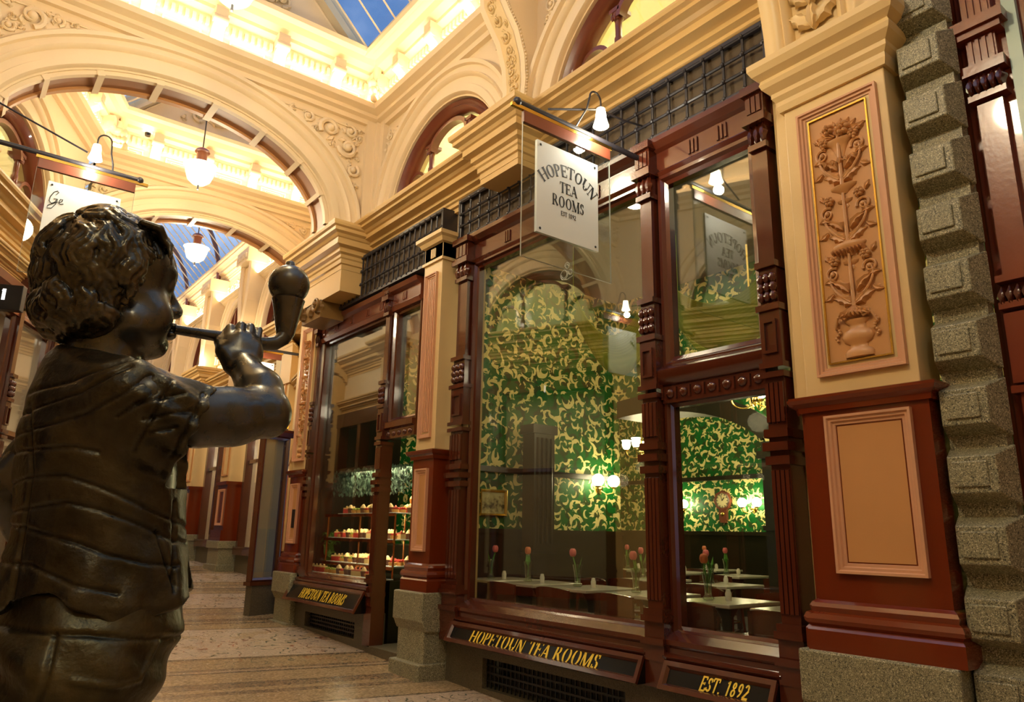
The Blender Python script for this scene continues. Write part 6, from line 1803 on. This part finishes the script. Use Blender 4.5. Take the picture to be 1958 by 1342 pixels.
e = t.n('Emission', {'Color': t.mix(lw, (1, .90, .62), (.80, .84, .46)), 'Strength': t.math('SUBTRACT', 5.0, t.math('MULTIPLY', lw, 4.0))}); t.t.links.new(e.outputs[0], t.out.inputs[0]); LAMPG = t.m
pendant((1.43, 6.0, 5.86), 9.2, 'glowing opal bowl pendant cut off by the top edge of the picture', 75)
pendant((2.22, 9.9, 5.86), 8.0, 'glowing opal bowl pendant with wooden gallery, framed by the near arch', 65)
pendant((3.12, 13.4, 5.98), 10.4, 'small glowing opal bowl pendant beyond the far arch, beside the boy', 80)
pendant((2.9, 20.0, 5.9), 10.4, 'glowing opal bowl pendant deep in the far corridor', 90)
pendant((-.75, -1.6, 4.9), 7.3, 'opal bowl pendant added unseen behind the camera for highlights on the bronze', 40)  # unseen lamp added to put highlights on the statue's near side
pendant((.4, 2.0, 5.6), 6.3, 'glowing opal bowl pendant above the entrance, out of the picture', 130)
# ---- small spot lamps on ledges
def spot(loc, label, aim=(0, 0, 1), power=12):
    r = thing('ledge_spotlight', loc, label, 'spotlight'); x, y, z = loc
    mb = MB(); mb.lathe([(0, 0), (.04, 0), (.045, .05), (.035, .055), (.0, .055)], 12, loc); mb.build('housing', BLACK, r, 40)
    mb = MB(); mb.ball((x, y, z+.075), .035, 12, 8); mb.build('bulb', LAMPB, r, 60)
    point('spot_glow', (x-.05, y-.05, z+.2), power, (1, .84, .56), .05)
spot((3.50, 8.55, 4.90), 'bright little spotlight on the ledge under the near arch')
spot((5.15, 17.2, 5.3), 'bright little spotlight on the corridor ledge nearest the pipe', power=16)
spot((5.15, 20.2, 5.3), 'bright little spotlight on the corridor ledge above the boy\'s forearm', power=16)
spot((1.75, 11.40, 6.98), 'bright little spotlight in the far gable corner', power=8)
spot((5.2, 14.2, 7.8), 'bright little spotlight on the high ledge left of the bubble ball', power=16)

# ---- glazed notice case beside the far pier
nc = thing('notice_case', (3.9, 10.45, .3), 'tall mahogany glazed notice case beyond the far carved pier', 'notice case')
TNC = fr((3.62, 10.36, 0), (1, .35, 0), (.35, -1, 0))
mb = MB(TNC); mb.sweep(rect_path(0, .46, .50, 2.50), [(0, -.06), (0, .04), (.02, .045), (.05, .02), (.05, -.06)], True, lambda a, b, h: (a, h, b)); mb.extr([(-.07, 2.5), (.06, 2.5), (.09, 2.56), (.09, 2.60), (-.07, 2.6)], -.04, .50); mb.box(-.03, .49, -.07, .07, .45, .50); mb.build('frame', MAHOG, nc, 0)
mb = MB(TNC); mb.box(.04, .42, -.05, -.04, .54, 2.46); mb.build('back_board', paint('notice_grey', (.55, .50, .42), .5, .2), nc, 0)
mb = MB(TNC); mb.box(.04, .42, .0, .006, .54, 2.46); mb.build('glass', SHOPG, nc, 0)
mb = MB(TNC); mb.box(.06, .24, -.038, -.034, .62, 1.2); mb.box(.26, .40, -.038, -.034, .62, 1.2); mb.build('notices', paint('notice_paper', (.42, .44, .46), .6, .15), nc, 0)
mb = MB(TNC); mb.box(.02, .44, -.07, .05, .0, .45); mb.build('stone_foot', DGRAN, nc, 0)
al = thing('amber_light', (3.95, 10.4, 2.6), 'small glowing amber beacon on top of the notice case', 'light')
mb = MB(TNC); mb.lathe([(.0, .0), (.06, .0), (.05, .03), (0, .03)], 14, (.36, 0, 2.60)); mb.build('base', BLACK, al, 40)
mb = MB(TNC); mb.lathe([(.05, .03), (.058, .08), (.048, .15), (.02, .19), (0, .195)], 16, (.36, 0, 2.60)); mb.build('dome', emit('amber_glow', (1, .32, .02), 2.2), al, 60)

# ---- corridor shopfronts
GOODS = [NT('goods_%d' % i).bsdf(c, .6) for i, c in enumerate(((.55, .45, .30), (.30, .12, .06), (.60, .58, .55), (.15, .20, .28), (.50, .28, .08), (.08, .06, .05)))]
RG = random.Random(8)
def corridor_bay(i, a, b, where):
    zf = FZ(a)
    r = thing('shopfront', TC(((a+b)/2, 0, zf)), 'dark framed corridor shopfront with lit goods, '+where, 'shopfront')
    mb = MB(TC)
    for y in (a+.56, (a+b)/2, b-.56): mb.box(y-.06, y+.06, -.06, .10, zf+.5, 4.0)
    mb.box(a+.5, b-.5, -.06, .12, 3.5, 3.75); mb.box(a+.5, b-.5, -.06, .16, zf+.45, zf+.62); mb.box(a+.5, b-.5, -.04, .06, 2.6, 2.68)
    mb.build('joinery', MAHOG, r, 0)
    mb = MB(TC); mb.box(a+.5, b-.5, -.06, .08, zf-.02, zf+.46); mb.build('stall_riser', DGRAN, r, 0)
    mb = MB(TC); mb.box(a+.5, b-.5, -.02, -.012, zf+.6, 3.52); mb.build('window_pane', CLEAR, r, 0)
    mb = MB(TC); mb.box(a, b, -1.5, -1.4, zf, 3.8); mb.box(a, a+.05, -1.4, -.08, zf, 3.8); mb.box(b-.05, b, -1.4, -.08, zf, 3.8); mb.box(a, b, -1.4, -.08, 3.75, 3.8); mb.box(a, b, -1.4, -.08, zf+.55, zf+.6); mb.build('lining', paint('lining_%d' % i, (.55, .45, .32), .6, .1), r, 0)
    area('shop_window_lamp', tuple(TC(((a+b)/2, -.6, 3.7))), (0, 0, -1), .6, b-a-.8, 26, (1, .84, .6), (1, 0, 0))
def corridor_pier(y, where):
    zf = FZ(y)
    r = thing('pier', TC((y, 0, zf)), 'cream corridor pier on an oxblood pedestal and granite foot, '+where, 'pier')
    mb = MB(TC); mb.box(y-.38, y+.38, -.01, .42, zf-.02, zf+.62); mb.box(y-.42, y+.42, -.01, .46, zf+.46, zf+.62); mb.box(y-.43, y+.43, -.01, .47, zf-.02, zf+.12); mb.build('granite_foot', GRANITE, r, 0, .01)
    mb = MB(TC); mb.box(y-.33, y+.33, -.01, .36, zf+.62, 2.2); mb.box(y-.36, y+.36, -.01, .40, 2.14, 2.22); mb.box(y-.37, y+.37, -.01, .41, zf+.62, zf+.85); mb.build('oxblood_pedestal', REDP, r, 0)
    mb = MB(TC); panel_frame(mb, TC, y-.22, y+.22, zf+.95, 2.05, .36, .06, 2); mb.build('panel_moulding', SALMON, r, 0)
    mb = MB(TC); mb.box(y-.31, y+.31, -.01, .34, 2.2, 4.6); mb.build('shaft', BUFF, r, 0)
    mb = MB(TC); panel_frame(mb, TC, y-.2, y+.2, 2.35, 4.3, .34, .05, 2); mb.build('shaft_panel', TERRA, r, 0)
wh = ['nearest the small hanging sign', 'second along the far corridor', 'third along the far corridor', 'fourth along the far corridor', 'fifth along the far corridor', 'sixth along the far corridor', 'seventh along the far corridor', 'farthest along the corridor']
for i, y in enumerate(PY): corridor_pier(y, wh[i])
for i, (a, b) in enumerate(zip(PY, PY[1:])): corridor_bay(i, a, b, wh[i])
# canted bay joining the tea room block to the corridor
cb = thing('shopfront', (5.0, 12.5, .1), 'angled cream and mahogany shopfront between the notice case and the corridor', 'shopfront')
dd = (Vector((5.6, 14.2))-Vector((4.3, 10.6))).normalized(); TK2 = fr((4.3, 10.6, 0), (*dd, 0), (-dd.y, dd.x, 0)); Lk = 3.1
mb = MB(TK2); mb.box(0, Lk, -.3, -.02, 2.45, 4.0); mb.box(0, .5, -.3, .05, 0, 2.5); mb.build('cream_wall', CREAM_DIM, cb, 0)
mb = MB(TK2)
for u in (.5, 1.3, 2.1, 2.9): mb.box(u, u+.12, -.05, .08, .3, 2.5)
mb.box(.5, 3.05, -.05, .12, 2.3, 2.5); mb.box(.5, 3.05, -.05, .16, .75, .88); mb.build('joinery', MAHOG, cb, 0)
mb = MB(TK2); mb.box(.5, 3.05, -.1, .05, -.1, .76); mb.build('stall_riser', DGRAN, cb, 0)
mb = MB(TK2); mb.box(.55, 3.0, -.01, -.004, .85, 2.35); mb.build('window_pane', CLEAR, cb, 0)
mb = MB(TK2); mb.box(.5, 3.05, -1.0, -.9, 0, 2.6); mb.box(.5, 3.05, -.9, -.1, .82, .86); mb.box(.5, 3.05, -.9, -.1, 2.5, 2.55); mb.build('lining', paint('lining_canted', (.62, .50, .34), .6, .1), cb, 0)
for z in (1.25, 1.65):
    mb = MB(TK2); mb.box(.6, 2.9, -.7, -.25, z-.012, z); mb.build('shelf', WOODR, cb, 0)
area('shop_window_lamp', tuple(TK2((2, -.35, 2.48))), (0, 0, -1), .3, 2.6, 26, (1, .86, .64), (-dd.y, dd.x, 0))
gi = 0
for z in (.86, 1.25, 1.65):
    for k in range(11):
        u = .75+k*.20+RG.uniform(-.03, .03); w = RG.uniform(.05, .10); h = RG.uniform(.10, .26); d = -.45+RG.uniform(-.1, .1)
        mb = MB(TK2)
        if RG.random() < .5: mb.box(u-w, u+w, d-.03, d+.03, z, z+h)
        else: mb.lathe([(0, 0), (w*.8, 0), (w, h*.4), (w*.4, h*.8), (w*.5, h), (0, h)], 10, (u, d, z))
        o = mb.build('shop_ornament', RG.choice(GOODS), None, 40)
        tag(o, 'small ornament among the lit goods in the angled shop window', 'ornament', 'goods in the angled shop window')
for i, u in enumerate((.62, 1.65, 2.6)):
    mb = MB(TK2); mb.box(u-.15, u+.15, .18, .40, .1, .72); mb.box(u-.2, u+.2, .17, .45, .55, .8); mb.box(u-.2, u+.2, .17, .45, .0, .22)
    tag(mb.build('granite_bollard', GRANITE, None, 0, .01), 'squat granite pedestal below the angled shop window, '+('nearest the notice case', 'middle one', 'farthest along')[i], 'pedestal')
